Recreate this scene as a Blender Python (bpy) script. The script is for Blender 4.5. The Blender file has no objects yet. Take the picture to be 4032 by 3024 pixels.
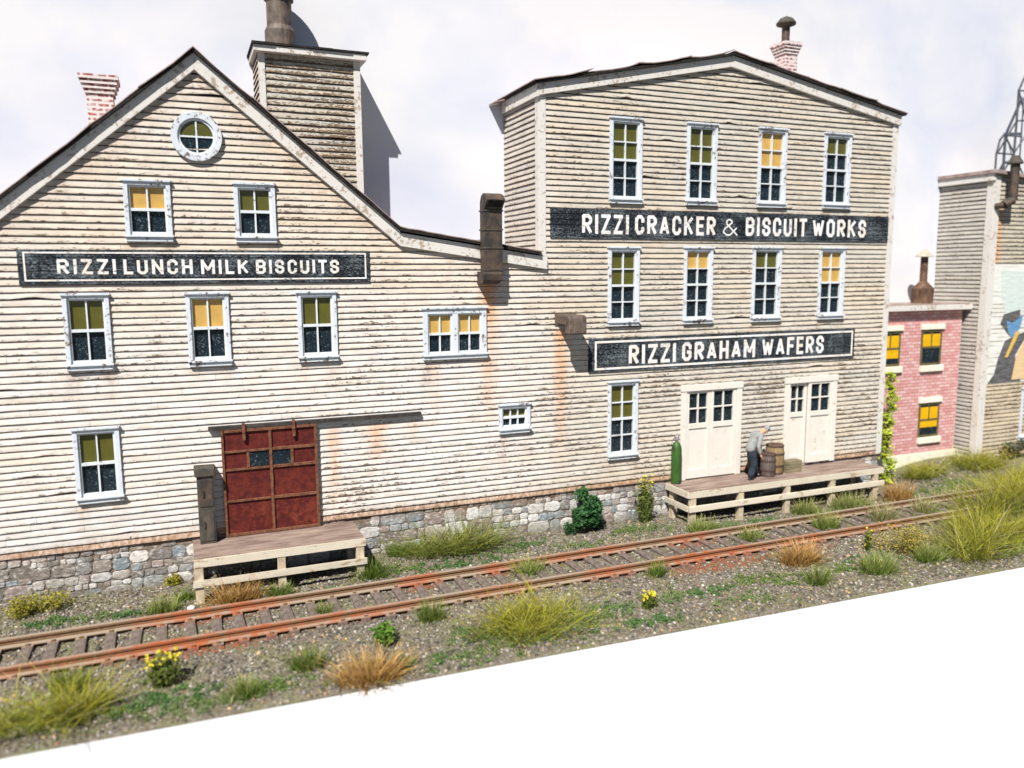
import bpy, bmesh, math, random
import numpy as np
from mathutils import Vector, Matrix, noise as mnoise

random.seed(7)
rng = np.random.default_rng(7)
SC = bpy.context.scene
COL = SC.collection

# ---------------------------------------------------------------- camera
cam_data = bpy.data.cameras.new("camera")
cam = bpy.data.objects.new("camera", cam_data)
COL.objects.link(cam)
YAW, PITCH, ROLL, FPX = 0.392732488, 0.1337951, 0.00745141, 3152.17
fw = Vector((math.sin(YAW) * math.cos(PITCH), math.cos(YAW) * math.cos(PITCH), -math.sin(PITCH)))
rt = Vector((math.cos(YAW), -math.sin(YAW), 0))
dn = fw.cross(rt)
r2 = rt * math.cos(ROLL) + dn * math.sin(ROLL)
d2 = -rt * math.sin(ROLL) + dn * math.cos(ROLL)
M = Matrix.Identity(4)
for i in range(3):
    M[i][0], M[i][1], M[i][2] = r2[i], -d2[i], -fw[i]
M.translation = Vector((0, -20, 7.25))
cam.matrix_world = M
cam_data.sensor_width = 36.0
cam_data.sensor_fit = 'HORIZONTAL'
cam_data.lens = FPX / 4032 * 36.0
cam_data.clip_start = 0.1
cam_data.clip_end = 500
cam_data.dof.use_dof = True
cam_data.dof.focus_distance = 20.3
cam_data.dof.aperture_fstop = 0.20
SC.camera = cam

# ---------------------------------------------------------------- world, sun, exposure
SUN = Vector((0.79, 1.0, -1.50)).normalized()
world = bpy.data.worlds.new("World")
SC.world = world
world.use_nodes = True
wn = world.node_tree
bg = wn.nodes["Background"]
sky = wn.nodes.new("ShaderNodeTexSky")
sky.sky_type = 'NISHITA'
sky.sun_disc = False
sky.air_density = 0.6
sky.dust_density = 0.3
sky.sun_elevation = math.asin(-SUN.z)
sky.sun_rotation = math.atan2(-SUN.x, -SUN.y) % (2 * math.pi)
wn.links.new(sky.outputs[0], bg.inputs[0])
bg.inputs[1].default_value = 0.05
sd = bpy.data.lights.new("sun", 'SUN')
sd.energy = 5.0
sd.angle = math.radians(0.5)
sd.color = (1.0, 0.97, 0.93)
so = bpy.data.objects.new("sun", sd)
so.rotation_euler = SUN.to_track_quat('-Z', 'Y').to_euler()
so.location = (-20, -30, 40)
COL.objects.link(so)
SC.view_settings.view_transform = 'Standard'
SC.view_settings.look = 'None'
SC.view_settings.exposure = 0.70
SC.view_settings.gamma = 1.0
SC.view_settings.use_curve_mapping = False
SC.cycles.max_bounces = 6


# ---------------------------------------------------------------- node helper
class Mat:
    def __init__(s, name, rough=0.8, spec=0.25):
        s.m = bpy.data.materials.new(name)
        s.m.use_nodes = True
        s.nt = s.m.node_tree
        s.b = s.nt.nodes["Principled BSDF"]
        s.b.inputs["Roughness"].default_value = rough
        s.b.inputs["Specular IOR Level"].default_value = spec

    def set(s, sock, v):
        if hasattr(v, "node"):
            s.nt.links.new(v, sock)
        elif isinstance(v, (tuple, list)) and len(v) == 3 and sock.type == 'RGBA':
            sock.default_value = (*v, 1)
        else:
            sock.default_value = v

    def n(s, typ, out=0, ins=None, **props):
        nd = s.nt.nodes.new("ShaderNode" + typ)
        for k, v in props.items():
            setattr(nd, k, v)
        for k, v in (ins or {}).items():
            s.set(nd.inputs[k], v)
        return nd.outputs[out]

    def co(s, scale=(1, 1, 1), kind="Object"):
        c = s.nt.nodes.new("ShaderNodeTexCoord").outputs[kind]
        return s.n("Mapping", 0, {"Vector": c, "Scale": scale})

    def noise(s, scale, sc=(1, 1, 1), detail=3, rough=0.6, kind="Object", dist=0):
        return s.n("TexNoise", 0, {"Vector": s.co(sc, kind), "Scale": scale, "Detail": detail, "Roughness": rough,
                                   "Distortion": dist})

    def ramp(s, f, lo, hi, a=0.0, b=1.0):
        return s.n("MapRange", 0, {"Value": f, "From Min": lo, "From Max": hi, "To Min": a, "To Max": b})

    def math(s, op, a, b=0.0):
        return s.n("Math", 0, {0: a, 1: b}, operation=op)

    def mix(s, f, a, b, mode='MIX'):
        nd = s.nt.nodes.new("ShaderNodeMix")
        nd.data_type = 'RGBA'
        nd.blend_type = mode
        s.set(nd.inputs[0], f)
        s.set(nd.inputs[6], a)
        s.set(nd.inputs[7], b)
        return nd.outputs[2]

    def attr(s, name, out="Color"):
        nd = s.nt.nodes.new("ShaderNodeAttribute")
        nd.attribute_name = name
        return nd.outputs[out]

    def sep(s, c):
        nd = s.nt.nodes.new("ShaderNodeSeparateColor")
        s.nt.links.new(c, nd.inputs[0])
        return nd.outputs

    def bump(s, h, strength=0.5, dist=0.01):
        s.set(s.b.inputs["Normal"], s.n("Bump", 0, {"Height": h, "Strength": strength, "Distance": dist}))

    def base(s, c):
        s.set(s.b.inputs["Base Color"], c)
        return s


def paint_wood(name, paint, wood, amount=0.45, sc=(1, 1, 1), scale=9, var=0.12, rough=0.75):
    m = Mat(name, rough)
    f1 = m.noise(scale, sc, 5, 0.75)
    f2 = m.noise(1.7, (1, 1, 1), 3)
    thr = m.math('ADD', f1, m.math('MULTIPLY', m.ramp(f2, .35, .65), 0.16))
    mask = m.ramp(thr, amount + 0.28, amount + 0.33, 0, 1)
    lo = tuple(c * (1 - var) for c in paint)
    p = m.mix(m.noise(3.3, (1, 1, 1), 3), lo, paint)
    m.base(m.mix(mask, p, wood))
    m.bump(m.math('SUBTRACT', m.noise(40, sc, 2), m.math('MULTIPLY', mask, 0.6)), 0.35, 0.008)
    return m.m


def simple(name, a, b, scale=8, sc=(1, 1, 1), rough=0.8, bump=0.3, spec=0.2, detail=4, lo=0.35, hi=0.65, metal=0):
    m = Mat(name, rough, spec)
    f = m.ramp(m.noise(scale, sc, detail, 0.65), lo, hi)
    m.base(m.mix(f, a, b))
    m.bump(m.noise(scale * 4, sc, 3), bump, 0.01)
    m.b.inputs["Metallic"].default_value = metal
    return m.m


# siding: per-board colour in 'col', marks in 'st' (r rust, g dirt and brown tint, b peel, a height within the board)
def mk_siding():
    m = Mat("weathered_clapboard", 0.85, 0.15)
    col = m.attr("col")
    st = m.sep(m.attr("st"))
    sv = m.attr("st", "Alpha")
    grain = m.noise(6.0, (0.5, 0.5, 9), 4, 0.7)
    c = m.mix(m.ramp(grain, 0.3, 0.75, 0, 1), (0.74, 0.72, 0.70), (1.0, 1.0, 1.0))
    col = m.mix(1.0, col, c, 'MULTIPLY')
    # greyed weathering of the paint along the lower board edges
    wz = m.noise(2.2, (0.6, 0.6, 3), 4, 0.7)
    wmask = m.math('MULTIPLY', m.ramp(wz, 0.45, 0.68, 0, 0.75), m.ramp(sv, 0.0, 0.75, 1, 0.15))
    col = m.mix(wmask, col, (0.36, 0.31, 0.24))
    rmask = m.math('MULTIPLY', st[0], m.ramp(m.noise(7, (1, 1, 0.6), 3), 0.15, 0.5))
    col = m.mix(rmask, col, (0.56, 0.235, 0.06))
    dmask = m.math('MULTIPLY', st[1], m.ramp(m.noise(9, (1.4, 1, 0.7), 4), 0.3, 0.65))
    col = m.mix(dmask, col, (0.22, 0.12, 0.06))
    # peeled flecks
    fl = m.noise(11, (0.8, 1, 2.6), 6, 0.8)
    zone = m.ramp(m.noise(0.8, (0.7, 1, 1.8), 3, 0.6), 0.3, 0.7, 0.15, 0.85)
    e = m.ramp(sv, 0.0, 0.6, 0.09, -0.04)
    t = m.math('ADD', m.math('ADD', fl, e), m.math('MULTIPLY', m.math('ADD', zone, st[2]), 0.22))
    pm = m.ramp(t, 0.748, 0.764, 0, 1)
    wood = m.mix(m.noise(14, (1, 1, 3), 3), (0.05, 0.032, 0.02), (0.21, 0.145, 0.085))
    col = m.mix(pm, col, wood)
    col = m.mix(m.ramp(m.math('ADD', sv, m.math('MULTIPLY', m.noise(5, (1, 1, 1), 3), .12)), .84, .93, 0, .92), col, (0.07, 0.042, 0.045))  # dark wash in the groove, painted to deepen the shadow line under each lip
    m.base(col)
    h = m.math('SUBTRACT', m.math('MULTIPLY', grain, 0.6), m.math('MULTIPLY', pm, 0.5))
    m.bump(h, 0.6, 0.02)
    return m.m


def mk_foundation():
    m = Mat("fieldstone", 0.92, 0.12)
    f = m.noise(8, (1, 1, 1.8), 6, 0.75)
    g = m.noise(2.2, (1, 1, 1.3), 3)
    c = m.mix(1.0, m.attr("col"), m.mix(m.ramp(f, 0.28, 0.7), (0.5, 0.48, 0.46), (1.3, 1.28, 1.26)), 'MULTIPLY')
    c = m.mix(m.ramp(m.math('ADD', f, m.math('MULTIPLY', g, 0.4)), 0.74, 0.82, 0, 0.75), c, (0.55, 0.53, 0.50))
    c = m.mix(m.ramp(m.noise(4, (1, 1, 1), 4, 0.7), 0.55, 0.68, 0, 0.6), c, (0.16, 0.135, 0.10))
    z = m.n("SeparateXYZ", 2, {0: m.n("NewGeometry", 0)})
    soil = m.math('MULTIPLY', m.ramp(m.math('ADD', z, m.math('MULTIPLY', f, 0.35)), 0.15, 0.50, 1, 0), 0.7)
    c = m.mix(soil, c, (0.15, 0.125, 0.085))
    rust = m.math('MULTIPLY', m.ramp(m.math('SUBTRACT', z, m.math('MULTIPLY', f, 0.5)), 0.62, 0.85, 0, 1), 0.5)
    c = m.mix(rust, c, (0.22, 0.115, 0.06))
    m.base(c)
    m.bump(f, 0.7, 0.03)
    return m.m


def mk_brick(name, b1, b2, mortar, scale, worn, mort=0.02):
    m = Mat(name, 0.9, 0.1)
    c = m.nt.nodes.new("ShaderNodeTexCoord").outputs["UV"]
    br = m.nt.nodes.new("ShaderNodeTexBrick")
    m.set(br.inputs["Vector"], c)
    m.set(br.inputs["Color1"], b1); m.set(br.inputs["Color2"], b2); m.set(br.inputs["Mortar"], mortar)
    br.inputs["Scale"].default_value = scale
    br.inputs["Mortar Size"].default_value = mort
    br.inputs["Brick Width"].default_value = 0.5
    br.inputs["Row Height"].default_value = 0.2
    br.inputs["Bias"].default_value = 0.0
    w = m.ramp(m.noise(6, (1, 1, 1.5), 5, 0.75), worn, worn + 0.12)
    m.base(m.mix(w, br.outputs["Color"], mortar))
    m.bump(m.math('SUBTRACT', m.noise(25, (1, 1, 1), 3), br.outputs["Fac"]), 0.6, 0.015)
    return m.m


def mk_glass():
    m = Mat("dusty_dark_glass", 0.14, 0.14)
    v = m.n("TexVoronoi", 0, {"Vector": m.co(), "Scale": 9.0, "Randomness": 1.0})
    ring = m.math('MULTIPLY', m.ramp(v, 0.10, 0.13, 0, 1), m.ramp(v, 0.15, 0.19, 1, 0))
    sp = m.ramp(m.noise(34, (1, 1, 1), 3, 0.8), 0.61, 0.66, 0, 1)
    k = m.math('MULTIPLY', m.math('MAXIMUM', m.math('MULTIPLY', ring, 0.6), sp), m.ramp(m.noise(2.5), 0.36, 0.58, 0.1, 0.85))
    d = m.mix(m.noise(2.1), (0.003, 0.006, 0.009), (0.014, 0.026, 0.034))
    m.base(m.mix(k, d, (0.30, 0.34, 0.34)))
    return m.m


def mk_shade(name, c):
    m = Mat(name, 0.22, 0.4)
    d = m.mix(m.ramp(m.noise(3), 0.35, 0.7), tuple(x * 0.8 for x in c), c)
    sp = m.ramp(m.noise(30, (1, 1, 1), 3, 0.7), 0.70, 0.73, 0, 0.6)
    m.base(m.mix(sp, d, tuple(x * 0.35 for x in c)))
    return m.m


def mk_sign():
    m = Mat("worn_black_sign", 0.8, 0.2)
    f = m.noise(16, (1.0, 1, 1.8), 5, 0.8)
    z = m.noise(1.3, (1, 1, 1), 2)
    t = m.math('ADD', f, m.math('MULTIPLY', z, 0.35))
    c = m.mix(m.ramp(t, 0.66, 0.84), (0.006, 0.008, 0.012), (0.17, 0.20, 0.21))
    ch = m.ramp(m.noise(13, (0.35, 1, 2.5), 5, 0.75), 0.725, 0.745, 0, 0.85)
    m.base(m.mix(ch, c, (0.62, 0.60, 0.56)))
    w = m.n("TexWave", 0, {"Vector": m.co((0, 0, 1)), "Scale": 1.0})
    m.bump(f, 0.3, 0.01)
    return m.m


def mk_letter():
    m = Mat("worn_white_lettering", 0.8, 0.2)
    f = m.noise(11, (1, 1, 1.6), 4, 0.75)
    c = m.mix(m.ramp(m.noise(2.0), 0.4, 0.7), (0.72, 0.70, 0.69), (0.66, 0.58, 0.49))
    m.base(m.mix(m.ramp(m.math('ADD', f, m.math('MULTIPLY', m.ramp(m.noise(0.9), .4, .7), .12)), 0.60, 0.67, 0, 0.8), c, (0.06, 0.065, 0.075)))
    return m.m


def mk_foliage():
    m = Mat("foliage", 0.6, 0.25)
    c = m.attr("col")
    m.base(c)
    out = m.nt.nodes["Material Output"]
    tr = m.n("BsdfTranslucent", 0, {"Color": c})
    mx = m.nt.nodes.new("ShaderNodeMixShader")
    mx.inputs[0].default_value = 0.3
    m.nt.links.new(m.b.outputs[0], mx.inputs[1])
    m.nt.links.new(tr, mx.inputs[2])
    m.nt.links.new(mx.outputs[0], out.inputs[0])
    return m.m


def mk_vcol(name, rough=0.9, spec=0.1, bs=60):
    m = Mat(name, rough, spec)
    f = m.noise(bs, (1, 1, 1), 2)
    m.base(m.mix(1.0, m.attr("col"), m.mix(f, (0.7, 0.7, 0.7), (1.25, 1.25, 1.25)), 'MULTIPLY'))
    return m.m


def mk_ground():
    m = Mat("ballast_soil", 0.95, 0.1)
    n1 = m.noise(1.1, (1, 1, 1), 3)
    n2 = m.noise(16, (1, 1, 1), 5, 0.75)
    v = m.n("TexVoronoi", 1, {"Vector": m.co(), "Scale": 15.0})
    g = m.sep(v)[0]
    c = m.mix(m.ramp(n2, 0.3, 0.7), (0.05, 0.043, 0.034), (0.27, 0.225, 0.165))
    c = m.mix(m.ramp(g, 0.55, 0.95, 0, 0.6), c, (0.24, 0.225, 0.20))
    c = m.mix(m.ramp(n1, 0.42, 0.66, 0, 0.7), c, m.mix(n2, (0.07, 0.085, 0.02), (0.26, 0.25, 0.10)))
    m.base(c)
    d = m.n("TexVoronoi", 0, {"Vector": m.co(), "Scale": 15.0})
    m.base(m.mix(m.math('MULTIPLY', orange_zones(m), .65), c, (0.25, 0.085, 0.045)))
    m.bump(m.math('SUBTRACT', n2, m.math('MULTIPLY', d, 0.8)), 0.9, 0.04)
    return m.m


def orange_zones(m):
    # patches of loose orange rust powder lying on the track
    pos = m.n("NewGeometry", 0)
    nd = m.nt.nodes.new("ShaderNodeSeparateXYZ")
    m.set(nd.inputs[0], pos)
    tot = None
    for (x, y, wx, wy, k) in ((.2, -3.85, 1.9, .26, 1), (.3, -2.5, 1.4, .2, .9), (3.2, -3.82, 1.2, .12, .7), (-3.2, -3.82, 1.5, .1, .5), (9.2, -2.45, 1.6, .12, .6), (17.5, -3.8, 1.6, .15, .5), (4.9, -2.55, .55, .25, .9), (7.0, -2.55, .6, .25, .8),
                              (9.2, -3.85, .7, .22, .8), (12.2, -4.05, 1.9, .48, 1), (12.4, -2.6, .8, .3, .8), (15.0, -4.0, 1.0, .4, .8), (6.4, -3.9, .8, .2, .5)):
        dx = m.math('DIVIDE', m.math('SUBTRACT', nd.outputs[0], x), wx)
        dy = m.math('DIVIDE', m.math('SUBTRACT', nd.outputs[1], y), wy)
        d = m.math('ADD', m.math('MULTIPLY', dx, dx), m.math('MULTIPLY', dy, dy))
        v = m.math('MULTIPLY', m.ramp(d, .35, 1.5, 1, 0), k)
        tot = v if tot is None else m.math('MAXIMUM', tot, v)
    nz = m.n("TexNoise", 0, {"Vector": pos, "Scale": 5.0, "Detail": 4, "Roughness": .7})
    return m.math('MULTIPLY', tot, m.ramp(nz, .36, .58))


def mk_rust():
    m = Mat("rusted_rail", 0.85, 0.2)
    g = m.noise(20, (0.6, 1, 1.4), 5, 0.75)
    c = m.mix(m.ramp(g, 0.3, 0.7), (0.115, 0.062, 0.030), (0.235, 0.140, 0.075))
    zc = m.n("SeparateXYZ", 2, {0: m.n("NewGeometry", 1)})
    c = m.mix(m.ramp(zc, .5, .9), c, (0.27, 0.215, 0.16))
    c = m.mix(m.math('MULTIPLY', orange_zones(m), m.ramp(g, 0.25, 0.5, 0.3, 1)), c, (0.30, 0.082, 0.030))
    m.base(c)
    m.bump(g, 0.4, 0.01)
    return m.m


def mk_tie():
    m = Mat("tie_wood", 0.9, 0.1)
    f = m.noise(5, (4, 1, 2), 5, 0.75)
    c = m.mix(m.ramp(f, 0.3, 0.7), (0.065, 0.048, 0.040), (0.22, 0.18, 0.15))
    c = m.mix(m.math('MULTIPLY', orange_zones(m), .7), c, (0.26, 0.085, 0.05))
    m.base(c)
    m.bump(f, 0.5, 0.015)
    return m.m


def mk_red():
    m = Mat("rusty_red_sheet", 0.75, 0.25)
    f = m.noise(7, (1, 1, 1), 6, 0.75)
    g = m.noise(1.2, (1, 1, 1), 3)
    c = m.mix(m.ramp(f, 0.3, 0.7), (0.038, 0.005, 0.005), (0.115, 0.013, 0.009))
    z = m.n("SeparateXYZ", 2, {0: m.co()})
    k = m.math('MULTIPLY', m.ramp(m.math('ADD', f, m.math('MULTIPLY', g, 0.5)), 0.70, 1.05), m.ramp(z, 1.0, 2.6, 1, 0.25))
    m.base(m.mix(k, c, (0.21, 0.045, 0.018)))
    m.bump(f, 0.3, 0.01)
    return m.m


def mk_sky():
    m = Mat("painted_cloud_backdrop", 0.9, 0.1)
    a = m.noise(0.20, (1, 1, 1.25), 5, 0.55, dist=0.3)
    b = m.noise(0.11, (1, 1, 1.6), 3, 0.5)
    t = m.math('ADD', m.math('MULTIPLY', a, 0.6), m.math('MULTIPLY', b, 0.4))
    c = m.mix(m.ramp(t, 0.38, 0.55), (0.485, 0.515, 0.60), (0.622, 0.615, 0.622))
    c = m.mix(m.ramp(m.noise(0.33, (1, 1, 1.1), 4), 0.55, 0.75, 0, 0.5), c, (0.55, 0.545, 0.59))
    sp = m.ramp(m.noise(5, (1, 1, 1), 3, 0.8), 0.765, 0.785, 0, 0.4)
    m.base(m.mix(sp, c, (0.45, 0.43, 0.42)))
    return m.m


MT = dict(
    siding=mk_siding(), stone=mk_foundation(), glass=mk_glass(), sign=mk_sign(), letter=mk_letter(),
    foliage=mk_foliage(), gravel=mk_vcol("gravel_stone"), ground=mk_ground(), rust=mk_rust(), tie=mk_tie(), red=mk_red(),
    sky=mk_sky(),
    olive=mk_shade("olive_blind", (0.088, 0.083, 0.013)), ochre=mk_shade("ochre_blind", (0.52, 0.32, 0.085)),
    yellow=mk_shade("yellow_blind", (0.72, 0.40, 0.004)),
    trim=paint_wood("peeling_white_trim", (0.60, 0.57, 0.525), (0.33, 0.26, 0.19), 0.37, (1, 1, 1), 10),
    casing=paint_wood("peeling_casing", (0.57, 0.605, 0.64), (0.13, 0.09, 0.065), 0.375, (1, 1, 1), 10),
    sash=paint_wood("white_sash", (0.60, 0.63, 0.645), (0.16, 0.11, 0.08), 0.44, (1, 1, 1), 10),
    door=paint_wood("stained_cream_door", (0.66, 0.62, 0.55), (0.48, 0.37, 0.25), 0.44, (1, 1, 1), 6),
    roof=simple("pinkish_tar_paper", (0.20, 0.145, 0.125), (0.36, 0.28, 0.25), 4, (1, 1, 1), 0.95, 0.5),
    black=simple("black_roof_edge", (0.007, 0.006, 0.006), (0.03, 0.025, 0.022), 9, (1, 1, 1), 0.9, 0.3),
    iron=simple("dark_rusty_iron", (0.028, 0.025, 0.022), (0.125, 0.075, 0.045), 5, (1, 1, 0.6), 0.6, 0.5, 0.4, 6, 0.4, 0.75),
    stack=simple("speckled_smokestack", (0.055, 0.040, 0.032), (0.17, 0.125, 0.095), 6, (1, 1, 0.6), 0.6, 0.6, 0.4, 6, 0.35, 0.7),
    greyiron=simple("grey_green_iron", (0.035, 0.035, 0.031), (0.11, 0.085, 0.06), 6, (1, 1, 0.5), 0.8, 0.5, 0.3, 6, 0.35, 0.75),
    rib=simple("brown_angle_iron", (0.085, 0.030, 0.018), (0.19, 0.085, 0.045), 12, (1, 1, 1), 0.8, 0.3),
    rail_black=simple("black_door_track", (0.02, 0.018, 0.017), (0.06, 0.05, 0.045), 9, (1, 1, 1), 0.8, 0.3),
    deck=simple("stained_deck", (0.155, 0.105, 0.085), (0.31, 0.235, 0.19), 2.6, (0.5, 2.2, 1), 0.9, 0.4, 0.15, 5),
    lumber=paint_wood("raw_lumber", (0.62, 0.55, 0.43), (0.34, 0.24, 0.14), 0.40, (0.4, 1, 1.2), 9, 0.25, 0.9),
    post=simple("post_wood", (0.34, 0.26, 0.17), (0.58, 0.49, 0.36), 6, (2, 2, 0.6), 0.9, 0.3),
    brick_red=mk_brick("pink_red_brick", (0.50, 0.25, 0.235), (0.60, 0.42, 0.40), (0.37, 0.10, 0.085), 1.7, 0.80, 0.016),
    chimney=mk_brick("whitewashed_brick", (0.33, 0.105, 0.08), (0.21, 0.07, 0.07), (0.60, 0.54, 0.515), 1.9, 0.47, 0.05),
    stonetrim=simple("pale_stone", (0.60, 0.57, 0.45), (0.72, 0.69, 0.58), 4, (1, 1, 1), 0.9, 0.2),
    olivewood=simple("olive_sash", (0.07, 0.06, 0.02), (0.14, 0.12, 0.05), 8, (1, 1, 1), 0.8, 0.2),
    white=simple("white_table", (0.52, 0.52, 0.52), (0.54, 0.54, 0.54), 2, (1, 1, 1), 0.9, 0.0),
    green=paint_wood("green_cylinder_paint", (0.045, 0.12, 0.022), (0.03, 0.045, 0.02), 0.36, (1, 1, .5), 8, .45, .45),
    grey_metal=simple("grey_valve", (0.12, 0.11, 0.11), (0.30, 0.28, 0.28), 9, (1, 1, 1), 0.5, 0.2, 0.5),
    barrel=simple("barrel_wood", (0.13, 0.085, 0.04), (0.32, 0.225, 0.11), 7, (3, 3, 0.5), 0.85, 0.4),
    barrel_dark=simple("dark_barrel_wood", (0.055, 0.042, 0.036), (0.15, 0.12, 0.105), 7, (3, 3, 0.5), 0.85, 0.4),
    hoop=simple("barrel_hoop", (0.055, 0.034, 0.028), (0.10, 0.065, 0.055), 9, (1, 1, 1), 0.7, 0.2),
    crate=simple("crate_wood", (0.13, 0.105, 0.06), (0.25, 0.21, 0.13), 6, (0.5, 1, 2.5), 0.9, 0.4),
    skin=simple("skin", (0.46, 0.245, 0.15), (0.52, 0.29, 0.19), 8, (1, 1, 1), 0.6, 0.05),
    jacket=simple("grey_pullover", (0.20, 0.205, 0.20), (0.28, 0.285, 0.275), 6, (1, 1, 1), 0.9, 0.2),
    trousers=simple("navy_trousers", (0.010, 0.014, 0.021), (0.030, 0.038, 0.050), 5, (1, 1, 1), 0.9, 0.2),
    cap=simple("grey_cap", (0.21, 0.225, 0.225), (0.28, 0.29, 0.29), 6, (1, 1, 1), 0.9, 0.1),
    shoe=simple("dark_shoe", (0.01, 0.012, 0.016), (0.03, 0.03, 0.035), 6, (1, 1, 1), 0.6, 0.1),
    rockwhite=simple("white_rock", (0.62, 0.60, 0.58), (0.80, 0.79, 0.78), 6, (1, 1, 1), 0.8, 0.4),
    mural=simple("faded_white_paint", (0.55, 0.54, 0.49), (0.68, 0.67, 0.62), 5, (0.4, 1, 3), 0.9, 0.2),
    m_mint=simple("mint_paint", (0.42, 0.50, 0.47), (0.58, 0.62, 0.57), 5, (0.4, 1, 3), 0.9, 0.2),
    m_coat=simple("charcoal_paint", (0.045, 0.045, 0.05), (0.15, 0.145, 0.14), 6, (0.4, 1, 3), 0.9, 0.2),
    m_blue=simple("blue_paint", (0.06, 0.18, 0.36), (0.16, 0.29, 0.42), 6, (0.4, 1, 3), 0.9, 0.2),
    m_tan=simple("tan_paint", (0.55, 0.38, 0.19), (0.62, 0.47, 0.28), 6, (0.4, 1, 3), 0.9, 0.2),
    m_yellow=simple("mustard_paint", (0.55, 0.34, 0.06), (0.62, 0.42, 0.12), 6, (0.4, 1, 3), 0.9, 0.2),
    redpaint=simple("red_paint", (0.28, 0.02, 0.02), (0.40, 0.035, 0.03), 6, (1, 1, 1), 0.5, 0.1),
    lattice=simple("grey_lattice_steel", (0.045, 0.05, 0.055), (0.10, 0.105, 0.11), 6, (1, 1, 1), 0.7, 0.2),
    vent=simple("rusty_stove_vent", (0.065, 0.036, 0.022), (0.17, 0.10, 0.06), 4, (1, 1, 0.6), 0.7, 0.3),
    vcap=simple("pale_vent_cap", (0.30, 0.27, 0.20), (0.42, 0.39, 0.31), 6, (1, 1, 1), 0.7, 0.2),
)


# ---------------------------------------------------------------- mesh helpers
class MB:
    def __init__(s):
        s.v, s.f, s.c = [], [], []

    def box(s, x0, x1, y0, y1, z0, z1, jit=0.0):
        i = len(s.v)
        for x in (x0, x1):
            for y in (y0, y1):
                for z in (z0, z1):
                    s.v.append((x + random.uniform(-jit, jit), y + random.uniform(-jit, jit), z + random.uniform(-jit, jit)))
        for q in ((0, 1, 3, 2), (4, 6, 7, 5), (0, 4, 5, 1), (2, 3, 7, 6), (0, 2, 6, 4), (1, 5, 7, 3)):
            s.f.append(tuple(i + k for k in q))
        return s

    def prism(s, pts, y0, y1):
        """polygon pts in (x,z), extruded along y"""
        i, n = len(s.v), len(pts)
        for y in (y0, y1):
            for x, z in pts:
                s.v.append((x, y, z))
        s.f.append(tuple(i + k for k in range(n)))
        s.f.append(tuple(i + n + k for k in reversed(range(n))))
        for k in range(n):
            k2 = (k + 1) % n
            s.f.append((i + k2, i + k, i + n + k, i + n + k2))
        return s

    def prism_x(s, pts, x0, x1):
        """polygon pts in (y,z), extruded along x"""
        i, n = len(s.v), len(pts)
        for x in (x0, x1):
            for y, z in pts:
                s.v.append((x, y, z))
        s.f.append(tuple(i + k for k in reversed(range(n))))
        s.f.append(tuple(i + n + k for k in range(n)))
        for k in range(n):
            k2 = (k + 1) % n
            s.f.append((i + k, i + k2, i + n + k2, i + n + k))
        return s

    def lathe(s, cx, cy, prof, seg=16, sq=False):
        i = len(s.v)
        for r, z in prof:
            for k in range(seg):
                a = 2 * math.pi * (k + 0.5) / seg
                s.v.append((cx + r * math.cos(a), cy + r * math.sin(a), z))
        for j in range(len(prof) - 1):
            for k in range(seg):
                k2 = (k + 1) % seg
                s.f.append((i + j * seg + k, i + j * seg + k2, i + (j + 1) * seg + k2, i + (j + 1) * seg + k))
        s.f.append(tuple(i + k for k in reversed(range(seg))))
        s.f.append(tuple(i + (len(prof) - 1) * seg + k for k in range(seg)))
        return s

    def tube(s, a, b, r, seg=6, r2=None):
        a, b = Vector(a), Vector(b)
        r2 = r if r2 is None else r2
        d = (b - a).normalized()
        u = d.orthogonal().normalized()
        w = d.cross(u)
        i = len(s.v)
        for p, rr in ((a, r), (b, r2)):
            for k in range(seg):
                t = 2 * math.pi * k / seg
                s.v.append(tuple(p + u * rr * math.cos(t) + w * rr * math.sin(t)))
        for k in range(seg):
            k2 = (k + 1) % seg
            s.f.append((i + k, i + k2, i + seg + k2, i + seg + k))
        s.f.append(tuple(i + k for k in reversed(range(seg))))
        s.f.append(tuple(i + seg + k for k in range(seg)))
        return s

    def slab(s, a, b, h, y0, y1):
        """sloped board between (x,z) points a and b (lower edge), vertical height h"""
        return s.prism([(a[0], a[1]), (b[0], b[1]), (b[0], b[1] + h), (a[0], a[1] + h)], y0, y1)

    def build(s, name, mat, parent=None, bevel=0.0, smooth=False, uv=False, base=None):
        me = bpy.data.meshes.new(name)
        me.from_pydata(s.v, [], s.f)
        bm = bmesh.new()
        bm.from_mesh(me)
        bmesh.ops.recalc_face_normals(bm, faces=bm.faces)
        if uv:
            lay = bm.loops.layers.uv.new("UVMap")
            for f in bm.faces:
                n = f.normal
                for l in f.loops:
                    p = l.vert.co
                    l[lay].uv = (p.x + p.y * 0, p.z) if abs(n.y) >= abs(n.x) and abs(n.y) > abs(n.z) else \
                        ((p.y, p.z) if abs(n.x) > abs(n.z) else (p.x, p.y))
        bm.to_mesh(me)
        bm.free()
        if smooth:
            for p in me.polygons:
                p.use_smooth = True
        me.materials.append(mat)
        o = bpy.data.objects.new(name, me)
        COL.objects.link(o)
        if s.c:
            at = me.color_attributes.new("col", 'FLOAT_COLOR', 'POINT')
            at.data.foreach_set("color", np.array(s.c, dtype=np.float32).ravel())
        if base:
            me.transform(Matrix.Translation(-Vector(base)))
            o.location = base
        if bevel:
            md = o.modifiers.new("bevel", 'BEVEL')
            md.width = bevel
            md.segments = 2
            md.limit_method = 'ANGLE'
        if parent:
            o.parent = parent
        return o


def tag(o, label, cat, group=None, kind=None):
    o["label"] = label
    o["category"] = cat
    if group:
        o["group"] = group
    if kind:
        o["kind"] = kind
    return o


def empty(name, loc=(0, 0, 0)):
    o = bpy.data.objects.new(name, None)
    o.location = loc
    COL.objects.link(o)
    return o


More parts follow.
